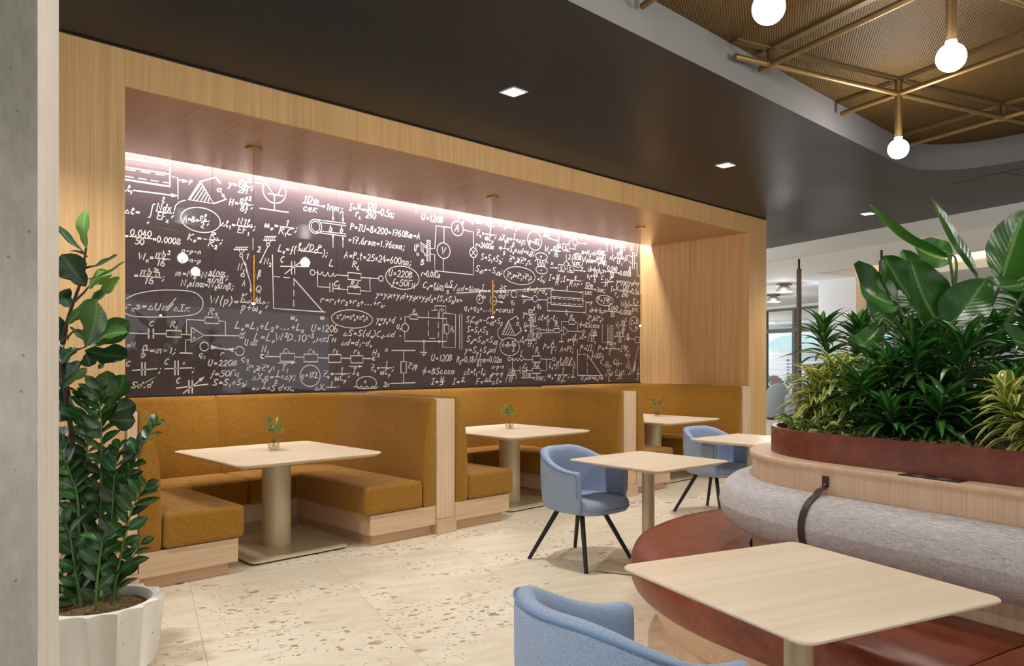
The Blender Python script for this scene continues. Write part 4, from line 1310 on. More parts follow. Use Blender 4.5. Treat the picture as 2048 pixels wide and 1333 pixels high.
def leaf(mb, base, tip, width, facing, roll=0, fold=.2, bend=.1, kind='lance', n=8, cols=5, wave=0, ph=0):
    base = Vector(base); tip = Vector(tip); ax = tip-base; L = ax.length
    if L < 1e-5: return
    ax.normalize(); side = ax.cross(Vector(facing))
    if side.length < 1e-4: side = ax.cross(Vector((.3,.8,.2)))
    side.normalize()
    if roll: side.rotate(Matrix.Rotation(roll, 3, ax))
    nv = side.cross(ax).normalized()
    vs = []; uv = []; fs = []
    for i in range(n+1):
        s = i/n
        if kind == 'lance': w = math.sin(PI*min(1, s**.75))**.85 if 0 < s < 1 else 0
        elif kind == 'fig': w = (math.sin(PI*s**1.35)**.6)*(1 - .28*math.exp(-((s-.33)/.1)**2)) if 0 < s < 1 else 0
        elif kind == 'oval': w = math.sin(PI*s**.95)**.75 if 0 < s < 1 else 0
        elif kind == 'paddle': w = math.sin(PI*s**.8)**.62 if 0 < s < 1 else 0
        else: w = min(1, 6*s)*(1-s)**.55
        w = max(w, .02)
        c = base + ax*(L*s) + nv*(bend*L*math.sin(PI*s))
        for j in range(cols):
            q = -1 + 2*j/(cols-1)
            vs.append(c + side*(q*w*width/2) + nv*(fold*abs(q)*w*width/2 + wave*width*math.sin(s*15+ph+q*2)*abs(q)))
            uv.append((s, (q+1)/2))
    for i in range(n):
        for j in range(cols-1):
            a = i*cols+j; fs.append((a, a+1, a+cols+1, a+cols))
    mb.add(vs, fs, uv)
def vase(x, y, label, seed, scale=1.0):
    rr = random.Random(seed)
    r = thing('bud_vase', label, 'vase', (x, y, .74), rr.uniform(0,6), 'bud vases on booth tables')
    outp = [(.0,.0),(.022,.0),(.034,.008),(.043,.026),(.045,.042),(.040,.060),(.028,.076),(.014,.086),(.012,.094),(.019,.103),(.0185,.105)]
    inp = [(.0165,.103),(.0095,.094),(.0115,.086),(.025,.074),(.037,.059),(.042,.042),(.040,.026),(.031,.011),(.0,.008)]
    MB().lathe([(max(a,.0004), b) for a, b in outp+inp], n=28, caps=(True, True)).build('glass_body', M['glass'], r, smooth=80)
    MB().lathe([(.0006,.0085),(.030,.012),(.0388,.026),(.0405,.038),(.0405,.040),(.0006,.040)], n=24).build('water', M['water'], r, smooth=60)
    st = MB(); lv = MB()
    n = 4
    for k in range(n):
        a = 2*PI*k/n + rr.uniform(-.4,.4); d = Vector((math.cos(a), math.sin(a), 0)); h = rr.uniform(.165,.225)
        top = d*rr.uniform(.04,.085) + Vector((0,0,h))
        path = [Vector((0,0,.02)) - d*.012, Vector((0,0,.1)), (Vector((0,0,.1))+top)/2 + Vector((0,0,.008)), top]
        st.tube(path, .0014, 5)
        for q in range(7):
            f = .45 + .55*q/6; b = path[1].lerp(top, f)
            b2 = rr.uniform(0, 2*PI); e = Vector((math.cos(b2), math.sin(b2), rr.uniform(-.15,.7)))
            if q == 6: e = d*.5 + Vector((0,0,1))
            leaf(lv, b, b+e.normalized()*rr.uniform(.05,.08), .030, (0,0,1), 0, .2, .12, 'oval', 5, 3)
    st.build('stem', M['plant_stem'], r); lv.build('foliage', M['sprig'], r, smooth=True)
    return r
vase(2.80, 5.61, 'clear round bud vase with a green sprig on the nearest booth table', 5)
vase(5.46, 5.71, 'clear round bud vase with a green sprig on the middle booth table', 2)
vase(8.10, 5.73, 'clear round bud vase with a green sprig on the far booth table', 8)

# ------------------------------------------------------------------ slim brass pendants over the booths
def spot(name, loc, energy, col, size, blend, radius, parent=None, aim=None):
    l = bpy.data.lights.new(name, 'SPOT'); l.energy = energy; l.color = col; l.spot_size = math.radians(size); l.spot_blend = blend; l.shadow_soft_size = radius
    o = bpy.data.objects.new(name, l); COL.objects.link(o); o.location = loc
    if parent: o.parent = parent
    return o
def pendant(x, y, label):
    r = thing('pendant_light', label, 'pendant lamp', (x, y, ZS), group='slim brass pendants over the booth tables')
    MB().cyl((0,0), .064, -.014, 0, 36).build('canopy', M['brass'], r, bevel=.002)
    MB().cyl((0,0), .0016, -.846, -.014, 6).build('cord', M['black'], r)
    MB().cyl((0,0), .0125, -1.222, -.846, 20).build('tube_shade', M['brass'], r, smooth=40)
    MB().cyl((0,0), .0105, -1.236, -1.2215, 16).build('lamp_tip', M['tip'], r, smooth=40)
    spot('pendant_beam', (0,0,-1.25), 26, (1,.95,.88), 125, .5, .012, r)
for x, w in ((2.69, 'hanging over the nearest booth table'), (5.24, 'hanging over the middle booth table'), (7.74, 'hanging over the far booth table')):
    pendant(x, 5.73, 'slim brass tube pendant on a thin cord ' + w)
# ------------------------------------------------------------------ square recessed downlights
def downlight(x, y, label, e):
    r = thing('downlight', label, 'downlight', (x, y, C2), group='square recessed downlights')
    mb = MB(); a = .075; b = .062
    mb.loft([[(p[0],p[1],-.001) for p in rrect(2*a,2*a,.004,1)], [(p[0],p[1],-.004) for p in rrect(2*a,2*a,.004,1)], [(p[0],p[1],-.004) for p in rrect(2*b,2*b,.004,1)], [(p[0],p[1],-.001) for p in rrect(2*b,2*b,.004,1)]], True, (False, False))
    mb.build('trim_ring', M['white_paint'], r)
    MB().box((-b,-b,-.0025),(b,b,-.001)).build('lens', M['downlight'], r)
    spot('downlight_beam', (0,0,-.012), e, (1,.97,.93), 118, .55, .045, r)
DL = 150
downlight(3.77, 3.90, 'square recessed downlight in the charcoal ceiling, nearest to the camera', DL)
downlight(6.66, 3.91, 'square recessed downlight in the charcoal ceiling, midway along the booths', DL)
downlight(10.146, 3.90, 'square recessed downlight in the charcoal ceiling above the big leaves', DL)
downlight(.9, 3.90, 'added unseen fill downlight beyond the concrete column', DL)  # unseen lamp added where the row would continue, for fill light
downlight(-.3, .75, 'added unseen fill downlight in front of the concrete column', 190)  # unseen lamp added to brighten the front of the column
downlight(-1.6, 2.4, 'added unseen fill downlight left of the concrete column', 130)  # another unseen lamp, added as fill from the left
# ------------------------------------------------------------------ blue tub chairs
def chair_path():
    """plan path of the shell's outer line, from the left arm front round the back to the right arm front; chair faces -y"""
    P = []; R = .288; yf = -.1951
    for k in range(6): P.append((Vector((-R-.0+.012*(1-k/5), yf + (0-yf)*k/6, 0)), Vector((-1,0,0))))
    n = 22
    for k in range(n+1):
        t = PI - PI*k/n; P.append((Vector((R*math.cos(t), R*.93*math.sin(t), 0)), Vector((math.cos(t), math.sin(t), 0))))
    for k in range(5, -1, -1): P.append((Vector((R-.012*(1-k/5), yf + (0-yf)*k/6, 0)), Vector((1,0,0))))
    return P
def make_chair(label):
    r = thing('tub_chair', label, 'chair', group='blue upholstered tub chairs')
    P = chair_path(); L = [0]
    for a, b in zip(P, P[1:]): L.append(L[-1] + (b[0]-a[0]).length)
    T = L[-1]; rings = []; pipe_o = []; pipe_i = []
    def rim(s):
        q = abs(2*s/T-1)                                       # 0 at the back, 1 at the arm fronts
        return .678 + .130*(.5+.5*math.cos(PI*min(1, max(0, (q-.2)/.76))))
    def ring(p, nv, h, k=1.0, push=Vector((0,0,0))):
        th = .055
        c = []
        prof = [(-.062,.385),(-.03,.388),(-.008,.41),(0,.47),(.006,.54),(.010,.4+.6*(h-.4)),(.010,h-.04),(.004,h-.012),(-.008,h-.002),(-.02,h),(-.034,h-.003),(-.046,h-.014),(-.053,h-.045),(-th,.4+.55*(h-.4)),(-th-.004,.47),(-.075,.42)]
        pts = [Vector((p.x+nv.x*d, p.y+nv.y*d, z)) for d, z in prof]
        if k != 1:
            m = sum(pts, Vector())/len(pts); pts = [m+Vector(((q.x-m.x)*k, (q.y-m.y)*k, (q.z-m.z)*(1-(1-k)*.18)))+push for q in pts]
        return pts
    for i, (p, nv) in enumerate(P):
        h = rim(L[i])
        if i == 0: rings.append(ring(p, nv, h, .45, Vector((0,-.022,0)))); rings.append(ring(p, nv, h, .8, Vector((0,-.014,0))))
        rings.append(ring(p, nv, h))
        pipe_o.append(Vector((p.x+nv.x*.009, p.y+nv.y*.009, h-.012)))
        if i == len(P)-1: rings.append(ring(p, nv, h, .8, Vector((0,-.014,0)))); rings.append(ring(p, nv, h, .45, Vector((0,-.022,0))))
    MB().loft(rings).build('shell', M['blue'], r, smooth=60)
    a, b = pipe_o[0], pipe_o[-1]
    pre = [a+Vector((.006,-.012,-.17)), a+Vector((.004,-.014,-.05)), a+Vector((.002,-.010,-.012))]; post = [b+Vector((-.002,-.010,-.012)), b+Vector((-.004,-.014,-.05)), b+Vector((-.006,-.012,-.17))]
    MB().tube(pre+pipe_o+post, .0042, 6).build('piping', M['blue_seam'], r, smooth=True)
    # seat pad: D outline, crowned
    def outline(k, dy=0):
        pts = []
        for i in range(25):
            t = PI*i/24; pts.append((0.245*k*math.cos(t), .21*k*math.sin(t)*1.0))
        for i in range(17):
            t = PI + PI*i/16
            x = .252*k*(abs(math.cos(t))**.55)*(1 if math.cos(t) > 0 else -1); y = -.335*k*abs(math.sin(t))**.6
            pts.append((x, y+dy))
        return pts
    rr = [[(x, y, z) for x, y in outline(k)] for k, z in ((.86,.372),(.95,.38),(.99,.40),(1.0,.43),(.985,.452),(.94,.466),(.8,.473),(.5,.476),(.1,.477))]
    MB().loft(rr).build('seat', M['blue'], r, smooth=60)
    sp = MB(); z = .405
    MB().tube([(x, y, .412) for x, y in outline(1.0)[24:]], .004, 6).build('seat_piping', M['blue_seam'], r, smooth=True)
    MB().prism(rrect(.30,.30,.05), .362, .374).build('leg_plate', M['black'], r)
    for sx in (-1, 1):
        for sy in (-1, 1):
            MB().tube([(sx*.11, sy*.11, .372), (sx*.252, sy*.272, 0.0)], [.0185,.014], 10).build('leg', M['black'], r, smooth=True)
    return r
ch = make_chair('blue tub chair with all four black legs showing, before the middle booth')
ch.location = (4.17, 3.62, 0); ch.rotation_euler.z = math.radians(0)
dup(ch, (6.40, 3.88, 0), math.radians(-6), 'blue tub chair partly hidden by the planter bench, at the half hidden table')
dup(ch, (1.625, 1.275, 0), math.radians(72), 'blue tub chair cut off by the bottom of the picture, at the foreground table')

# ------------------------------------------------------------------ planter bench (an elongated island on the building grid)
ISC = Vector((3.68, 2.499)); ISA, ISB, ISN, ISR, ISL = .944, .864, 2.385, math.radians(5.98), 4.1
def isl(x, y, z=0.0):
    """a point of the bench's own plan (y along its length) in room coordinates"""
    c, s_ = math.cos(ISR), math.sin(ISR)
    return G(ISC.x + x*c - y*s_, ISC.y + x*s_ + y*c, z)
def loop(off, n=36, m=10):
    """outline of the bench offset by off from its back panel; starts on the aisle side, runs round the far end"""
    base = [(-ISA, -ISL+ISL*k/m) for k in range(m)]
    for k in range(n+1):
        t = PI - PI*k/n; c, s_ = math.cos(t), math.sin(t)
        base.append((ISA*math.copysign(abs(c)**(2/ISN), c), ISB*abs(s_)**(2/ISN)))
    base += [(ISA, -ISL*k/m) for k in range(1, m+1)]
    for k in range(1, n):
        t = -PI*k/n; c, s_ = math.cos(t), math.sin(t)
        base.append((ISA*math.copysign(abs(c)**(2/ISN), c), -ISL-ISB*abs(s_)**(2/ISN)))
    out = []; N = len(base)
    for i, p in enumerate(base):
        q0, q1 = Vector(base[i-1]), Vector(base[(i+1) % N]); d = (q1-q0).normalized()
        out.append(isl(p[0]-d.y*off, p[1]+d.x*off))
    return out
def band(prof, name, m, parent, part=None, closed=True, smooth=45, caps=(False, False)):
    """prof: (outset from the back panel, z) up the outside"""
    mb = MB(); rings = []
    for d, z in prof:
        l = loop(d)
        if part: l = l[part[0]:part[1]+1]
        rings.append([(p.x-ORG.x, p.y-ORG.y, z) for p in l])
    if part:                                     # closed section swept along part of the loop
        secs = [[rings[k][i] for k in range(len(rings))] for i in range(len(rings[0]))]
        mb.loft(secs, True, (True, True))
    else:
        mb.loft(rings, True, caps)
    return mb.build(name, m, parent, smooth=smooth)
ORG = isl(0, 0)
bench = thing('planter_bench', 'long round ended planter bench with red leather seat, grey bolster and raised planter', 'planter bench', ORG)
band([(.468,0),(.468,.105)], 'toe_kick', M['bench_wood'], bench)
band([(.468,.104),(.495,.106),(.525,.165),(.602,.255),(.604,.262),(.0,.262)], 'seat_base', M['bench_wood'], bench)
SEAT = [(.015,.264),(.606,.264),(.620,.276),(.630,.30),(.636,.34),(.630,.40),(.612,.44),(.58,.457),(.48,.463),(.20,.463),(.015,.458)]
NL = len(loop(0))
cuts = [0, 4, 8, 28, 46, 56, 74, NL]
def seat_piece(i0, i1):
    mb = MB(); secs = []
    full = [loop(d) for d, z in SEAT]
    idx = list(range(i0, i1+1))
    for q, i in enumerate(idx):
        f = 0
        sec = [Vector((full[k][i%NL].x-ORG.x, full[k][i%NL].y-ORG.y, SEAT[k][1])) for k in range(len(SEAT))]
        secs.append(sec)
    def pull(a, b, s):       # end section moved a little towards its neighbour and shrunk: puckered seam
        out = []
        for p, q in zip(a, b):
            d = (q-p); d = d.normalized()*s if d.length > 1e-6 else d
            out.append(p+d)
        return out
    def squash(sec, k):
        c = sum(sec, Vector())/len(sec); return [c+(p-c)*k for p in sec]
    e0 = squash(pull(secs[0], secs[1], .003), .93); e0b = pull(secs[0], secs[1], .018)
    e1 = squash(pull(secs[-1], secs[-2], .003), .93); e1b = pull(secs[-1], secs[-2], .018)
    secs = [e0, e0b] + secs[1:-1] + [e1b, e1]
    return mb.loft([[tuple(p) for p in s] for s in secs])
for a, b in zip(cuts, cuts[1:]):
    seat_piece(a, b).build('seat_cushion', M['leather'], bench, smooth=50)
band([(0,.40),(0,.945)], 'back_panel', M['bench_wood'], bench)
nb = 18
BC, BR_, BZ = .035, .136, .702
band([(BC+BR_*math.cos(2*PI*k/nb), BZ+BR_*math.sin(2*PI*k/nb)) for k in range(nb+1)], 'bolster', M['boucle'], bench, smooth=60)
band([(.0,.941),(.012,.941),(.015,.944),(.015,.96),(.012,.963),(-.16,.963)], 'ledge', M['bench_wood'], bench)
rings = []
for d, z in ((-.094,.963),(-.094,1.089),(-.096,1.093),(-.122,1.093),(-.124,1.089),(-.124,1.0)):
    rings.append([(p.x-ORG.x, p.y-ORG.y, z) for p in loop(d)])
MB().loft(rings, True, (False, False)).build('planter_box', M['red_wood'], bench, smooth=40)
mb = MB(); l = loop(-.12)
mb.add([(p.x-ORG.x, p.y-ORG.y, 1.06) for p in l], [tuple(range(len(l)))])
o = mb.build('mulch', M['soil'], bench)
# strap with stud
def panel_pt(d, y, z): p = isl(-ISA-d, y); return Vector((p.x-ORG.x, p.y-ORG.y, z))
SY = .03
path = [(.004,.918),(.005,.872),(.02,.862),(.05,.858)]
for k in range(12):
    t = math.radians(74 - 15*k); path.append((BC+(BR_+.004)*math.cos(t), BZ+(BR_+.004)*math.sin(t)))
mb = MB(); secs = []
for i, (d, z) in enumerate(path):
    q = path[min(i+1, len(path)-1)]; r = path[max(i-1, 0)]; tx, tz = q[0]-r[0], q[1]-r[1]; L = math.hypot(tx, tz); nd, nz = -tz/L*.004, tx/L*.004
    secs.append([panel_pt(d, SY-.016, z), panel_pt(d, SY+.016, z), panel_pt(d+nd, SY+.016, z+nz), panel_pt(d+nd, SY-.016, z+nz)])
s_ = mb.loft(secs).build('strap', M['strap'], bench, smooth=40)
q = panel_pt(.011, SY, .88)
MB().lathe([(.0005,-.006),(.005,-.0045),(.007,0),(.005,.0045),(.0005,.006)], q, 16).build('stud', M['brass'], s_, smooth=80)
# power outlet plate let into the ledge
OX, OY = -ISA+.036, -.42
mb = MB()
oc = [isl(OX+dx, OY+dy) for dx, dy in ((-.034,-.12),(.034,-.12),(.034,.12),(-.034,.12))]
ob = mb.prism([(p.x-ORG.x, p.y-ORG.y) for p in oc], .963, .967).build('power_outlet', M['black'], bench, bevel=.001)
for dy in (-.05, .05):
    p = isl(OX, OY+dy); MB().cyl((p.x-ORG.x, p.y-ORG.y), .026, .967, .9685, 24).build('socket', M['steel'], ob)

# ------------------------------------------------------------------ bronze ceiling lattice with globe bulbs
ZB = 3.495
lat = thing('lattice_chandelier', 'bronze tube lattice with round globe bulbs hanging under the mesh ceiling', 'chandelier', (0, 0, MZ))
for k, q, (a, b) in LINES:
    a_, b_ = (a, b)
    if k == 'v': pa_, pb_ = G(q, a_), G(q, b_)
    else: pa_, pb_ = G(a_, q), G(b_, q)
    z = ZB-MZ
    MB().tube([(pa_.x, pa_.y, z), (pb_.x, pb_.y, z)], .0205, 14).build('lattice_tube', M['bronze'], lat, smooth=40)
BULBS = {(3.927,2.654),(2.617,2.654),(5.237,3.964),(5.237,1.344),(1.307,1.344),(3.927,.034)}
for u in LU:
    for v in LV:
        p = G(u, v)
        if not (RX0+.15 < p.x < RX1-.15 and RY0+.15 < p.y < RY1-.06): continue
        lit = (u, v) in BULBS
        if not lit:
            s_ = MB().lathe([(.024,-.006),(.024,-.088),(.03,-.1),(.03,-.126),(.012,-.135)], (p.x,p.y,0), 20).build('node', M['bronze'], lat, smooth=40)
        else:
            s_ = MB().lathe([(.026,-.006),(.026,-.44),(.0,-.44)], (p.x,p.y,0), 22, (True, False)).build('drop_stem', M['bronze'], lat, smooth=40)
            MB().lathe([(.026,-.438),(.029,-.44),(.029,-.448),(.022,-.452)], (p.x,p.y,0), 22).build('lamp_collar', M['pedestal'], s_, smooth=40)
            pr = [(.0215,-.452),(.022,-.458)] + [(.0745*math.sin(t), -.53-.0745*math.cos(t)) for t in [PI*(.90-.9*k/14) for k in range(15)]]
            MB().lathe([(max(r,.0006), z) for r, z in pr], (p.x,p.y,0), 24).build('globe_bulb', M['bulb'], s_, smooth=80)
# measured leaf and stem positions, metres
FIG_LEAVES=[((1.053, 4.011, 1.964), (1.052, 4.012, 2.152), 0.063, 10, 0.95), ((1.05, 4.035, 1.95), (0.968, 4.162, 2.089), 0.059, 60, 0.15), ((1.043, 4.042, 1.87), (1.174, 3.965, 1.942), 0.075, 35, 0.2), ((1.048, 3.974, 1.919), (0.966, 3.956, 1.938), 0.047, 60, 0.2), ((1.038, 4.004, 1.815), (1.166, 3.833, 1.897), 0.049, 55, 0.6), ((1.042, 3.98, 1.782), (0.94, 3.981, 1.924), 0.118, 10, 0.05), ((1.057, 4.007, 1.774), (1.142, 3.926, 1.844), 0.094, 10, 0.75), ((1.07, 4.016, 1.728), (1.183, 3.955, 1.834), 0.086, -15, 0.85), ((1.019, 4.023, 1.686), (1.109, 3.888, 1.757), 0.086, 20, 0.6), ((1.014, 4.09, 1.682), (0.987, 4.213, 1.767), 0.086, 0, 0.05), ((1.038, 3.963, 1.498), (1.043, 3.813, 1.714), 0.137, -10, 0.3), ((1.054, 4.052, 1.507), (1.237, 3.973, 1.622), 0.118, 10, 0.3), ((1.071, 3.953, 1.514), (1.161, 3.769, 1.565), 0.082, 15, 0.6), ((0.983, 4.078, 1.601), (1.048, 4.016, 1.687), 0.047, 55, 0.45), ((1.046, 4.018, 1.483), (1.194, 3.876, 1.452), 0.118, 20, 0.12), ((1.024, 4.018, 1.491), (0.953, 4.038, 1.42), 0.102, 20, 0.12), ((1.056, 4.03, 1.468), (1.08, 4.055, 1.404), 0.063, 30, 0.2), ((0.972, 4.047, 1.319), (1.025, 3.899, 1.397), 0.039, 50, 0.6), ((0.997, 4.107, 1.523), (1.051, 4.152, 1.582), 0.035, 50, 0.2), ((1.038, 4.046, 1.428), (0.962, 4.168, 1.325), 0.118, 0, 0.05), ((1.197, 3.914, 1.302), (1.33, 3.883, 1.356), 0.033, 60, 0.7), ((1.136, 3.931, 1.208), (1.125, 3.942, 1.385), 0.118, -10, 0.3), ((1.141, 3.947, 1.223), (1.2, 3.939, 1.365), 0.102, 0, 0.35), ((1.14, 3.969, 1.183), (1.255, 3.956, 1.219), 0.086, 25, 0.2), ((1.037, 4.068, 1.151), (0.999, 4.202, 1.323), 0.063, 20, 0.15), ((1.023, 4.04, 1.153), (0.927, 4.133, 1.208), 0.094, 10, 0.05), ((1.117, 3.991, 1.397), (1.127, 4.079, 1.416), 0.031, 0, 0.6), ((1.129, 3.958, 1.152), (1.238, 3.903, 1.142), 0.086, 30, 0.2), ((1.003, 4.101, 1.594), (1.083, 4.121, 1.541), 0.055, 40, 0.4), ((0.98, 4.123, 1.492), (0.97, 4.23, 1.654), 0.071, 20, 0.1), ((1.013, 4.112, 1.015), (0.989, 4.281, 0.889), 0.086, 10, 0.15), ((1.103, 4.046, 1.029), (1.217, 4.131, 0.915), 0.071, 10, 0.2), ((0.997, 4.107, 1.111), (0.964, 4.236, 1.049), 0.071, 10, 0.1)]
FIG_TRUNK=[(1.057, 4.035, 1.973), (1.048, 4.043, 1.886), (1.034, 4.057, 1.791), (1.013, 4.078, 1.712), (1.0, 4.118, 1.635), (0.983, 4.148, 1.524), (0.982, 4.162, 1.412), (0.994, 4.137, 1.293), (1.011, 4.107, 1.095), (1.029, 4.062, 0.781), (1.04, 4.052, 0.386)]
FIG_BRANCHES=[[(0.974, 4.114, 1.523), (1.011, 4.079, 1.57), (1.051, 4.041, 1.578)], [(0.972, 4.117, 1.412), (1.011, 4.079, 1.476), (1.057, 4.035, 1.499)], [(0.986, 4.104, 1.31), (1.051, 4.041, 1.27), (1.142, 3.953, 1.215)], [(1.013, 4.078, 1.712), (1.051, 4.041, 1.76), (1.068, 4.024, 1.791)], [(0.994, 4.095, 1.633), (1.034, 4.057, 1.665), (1.063, 4.03, 1.728)]]
ZZ_STEMS=[[(0.994, 3.874, 0.318), (0.975, 3.892, 0.477), (0.956, 3.911, 0.635), (0.927, 3.938, 0.719)], [(1.012, 3.954, 0.291), (1.004, 3.961, 0.754), (0.981, 3.983, 0.889), (0.942, 4.02, 1.023)], [(1.065, 4.041, 0.269), (1.056, 4.05, 0.735), (1.065, 4.041, 1.058), (1.072, 4.034, 1.289)], [(1.084, 3.954, 0.28), (1.096, 3.942, 0.745), (1.097, 3.941, 1.109), (1.085, 3.953, 1.318)], [(1.029, 3.784, 0.329), (1.037, 3.777, 0.47), (1.048, 3.766, 0.583), (1.049, 3.765, 0.627)], [(1.088, 3.88, 0.305), (1.117, 3.852, 0.664), (1.127, 3.843, 0.907), (1.141, 3.829, 1.019)], [(1.117, 3.922, 0.289), (1.153, 3.887, 0.708), (1.208, 3.834, 0.954), (1.284, 3.761, 1.136)], [(1.12, 3.849, 0.309), (1.146, 3.824, 0.52), (1.185, 3.787, 0.736), (1.23, 3.743, 0.853)], [(1.149, 3.919, 0.297), (1.169, 3.9, 0.393), (1.202, 3.868, 0.475), (1.238, 3.833, 0.558)], [(0.983, 3.912, 0.303), (0.952, 3.942, 0.383), (0.936, 3.958, 0.453), (0.926, 3.967, 0.524)], [(1.088, 4.061, 0.259), (1.094, 4.055, 0.543), (1.155, 3.996, 0.776), (1.208, 3.945, 0.879)], [(1.057, 4.008, 0.274), (1.011, 4.052, 0.512), (0.951, 4.109, 0.686), (0.925, 4.135, 0.787)], [(1.087, 4.09, 0.258), (1.08, 4.096, 0.445), (1.053, 4.122, 0.632), (1.006, 4.168, 0.801)], [(1.106, 4.099, 0.252), (1.106, 4.099, 0.628), (1.052, 4.151, 0.91), (1.018, 4.184, 1.052)]]
BIRD_LEAVES=[((4.143, 1.217, 1.942), (3.817, 1.462, 2.195), 0.108, 62, 0.5, 0.1), ((4.301, 1.134, 1.857), (4.254, 1.319, 2.268), 0.142, 40, 0.5, 0.05), ((4.442, 1.276, 1.964), (4.35, 1.434, 2.051), 0.206, 10, 0.25, 0.12), ((4.234, 1.476, 1.722), (3.967, 1.594, 1.93), 0.239, 12, 0.35, 0.18), ((4.358, 1.427, 1.726), (4.235, 1.545, 1.992), 0.197, -8, 0.35, 0.05), ((4.065, 1.222, 1.602), (3.91, 1.302, 1.912), 0.241, 8, 0.35, 0.06), ((4.045, 1.173, 1.593), (4.114, 1.037, 1.82), 0.2, -20, 0.4, 0.08), ((4.165, 0.988, 1.81), (4.366, 0.932, 2.166), 0.206, -8, 0.3, 0.06), ((4.13, 0.882, 1.793), (3.944, 0.992, 1.799), 0.11, 25, 0.3, 0.16), ((4.291, 1.56, 1.641), (4.035, 1.668, 1.544), 0.117, 30, 0.4, 0.3), ((4.276, 1.228, 1.514), (4.174, 1.395, 1.643), 0.148, 20, 0.35, 0.12), ((4.545, 1.455, 1.77), (4.519, 1.549, 2.054), 0.194, 0, 0.3, 0.05), ((4.2, 1.162, 1.634), (4.061, 0.949, 1.505), 0.143, 20, 0.4, 0.2), ((4.356, 1.636, 1.66), (4.551, 1.587, 1.892), 0.168, 10, 0.3, 0.1), ((4.205, 1.087, 1.631), (4.307, 1.059, 1.844), 0.098, 50, 0.4, 0.05), ((4.025, 0.844, 1.503), (3.829, 0.895, 1.565), 0.132, 10, 0.3, 0.1)]
# ------------------------------------------------------------------ white fluted planter and its plants
PC = Vector((1.06, 3.85, 0))
pot = thing('fluted_planter', 'white cast stone planter with scalloped flutes beside the concrete column', 'planter', PC)
def flute(r, depth, n=15, m=10, ph=.1):
    out = []
    for k in range(n):
        for j in range(m):
            t = j/m; a = 2*PI*(k+t)/n + ph
            out.append((r - depth*math.sin(PI*t)**.8, a))
    return out
rings = []
for r, dp, z in ((.235,.0,.035),(.250,.024,.045),(.276,.032,.30),(.280,.033,.322),(.277,.031,.328),(.226,.0,.328),(.222,0,.32),(.212,0,.26)):
    rings.append([(q*math.cos(a), q*math.sin(a), z) for q, a in flute(r, dp)])
MB().loft(rings, True, (True, False)).build('bowl', M['pot'], pot, smooth=50)
MB().cyl((0,0), .2, 0, .036, 32).build('foot_ring', M['black_gap'], pot)
rg = random.Random(11)
mb = MB(); n = 26; rings = []
for k, r in enumerate((.214,.17,.11,.05,.005)):
    rings.append([(r*math.cos(2*PI*i/n), r*math.sin(2*PI*i/n), .285+.012*k*.6+rg.uniform(-.006,.006)) for i in range(n)])
mb.loft(rings, True, (False, True)).build('mulch', M['soil'], pot, smooth=True)

TOCAM = -FWD
fig_mats = {0: leafmat('fig_leaf_dark', [(0, srgb(30,58,38)), (.8, srgb(38,72,44)), (1, srgb(80,112,70))], .35, .12, .15),
            1: leafmat('fig_leaf_mid', [(0, srgb(52,92,38)), (.85, srgb(70,112,50)), (1, srgb(120,150,84))], .35, .22, .15),
            2: leafmat('fig_leaf_young', [(0, srgb(112,156,76)), (.85, srgb(132,176,94)), (1, srgb(176,204,130))], .4, .3, .12)}
fig = thing('fiddle_leaf_fig', 'tall fiddle leaf fig with big rounded leaves in the white planter', 'plant', (FIG_TRUNK[-1][0], FIG_TRUNK[-1][1], .29))
o0 = Vector(fig.location)
def rel(p, o): return Vector(p)-o
mb = MB(); path = [rel(p, o0) for p in FIG_TRUNK]
mb.tube(path, [.005+.010*i/len(path) for i in range(len(path))], 8)
for b in FIG_BRANCHES: mb.tube([rel(p, o0) for p in b], [.007,.005,.003], 6)
mb.build('trunk', M['brown_stem'], fig, smooth=True)
mb = MB()
for i, (b, t, w, roll, tone) in enumerate(FIG_LEAVES):
    mb.cur = 0 if tone < .3 else (1 if tone < .7 else 2)
    leaf(mb, rel(b, o0), rel(t, o0), w*1.15, TOCAM + Vector((0,0,.5)), math.radians(roll*(1 if i % 2 else -1)), .22, -.08 if i % 3 else .1, 'fig', 12, 7, .035, i)
mb.build('foliage', [fig_mats[0], fig_mats[1], fig_mats[2]], fig, smooth=True)
zz = thing('zamioculcas_plant', 'bushy plant with arching stems of small glossy oval leaves in the white planter', 'plant', (PC.x, PC.y, .29))
o0 = Vector(zz.location)
M['zz'] = leafmat('zz_leaf', [(0, srgb(40,76,38)), (.85, srgb(52,92,46)), (1, srgb(100,136,84))], .28, .18, .4)
sm = MB(); lm = MB(); rz = random.Random(5)
def smooth_path(pts, n):
    pts = [Vector(p) for p in pts]; q = [pts[0]] + pts + [pts[-1]]; out = []
    m = len(pts)-1
    for k in range(n+1):
        s = min(k/n*m, m-1e-6); i = int(s)+1; t = s-int(s)
        a, b, c, d = q[i-1], q[i], q[i+1], q[i+2]
        out.append(.5*(2*b + (c-a)*t + (2*a-5*b+4*c-d)*t*t + (3*b-a-3*c+d)*t**3))
    return out
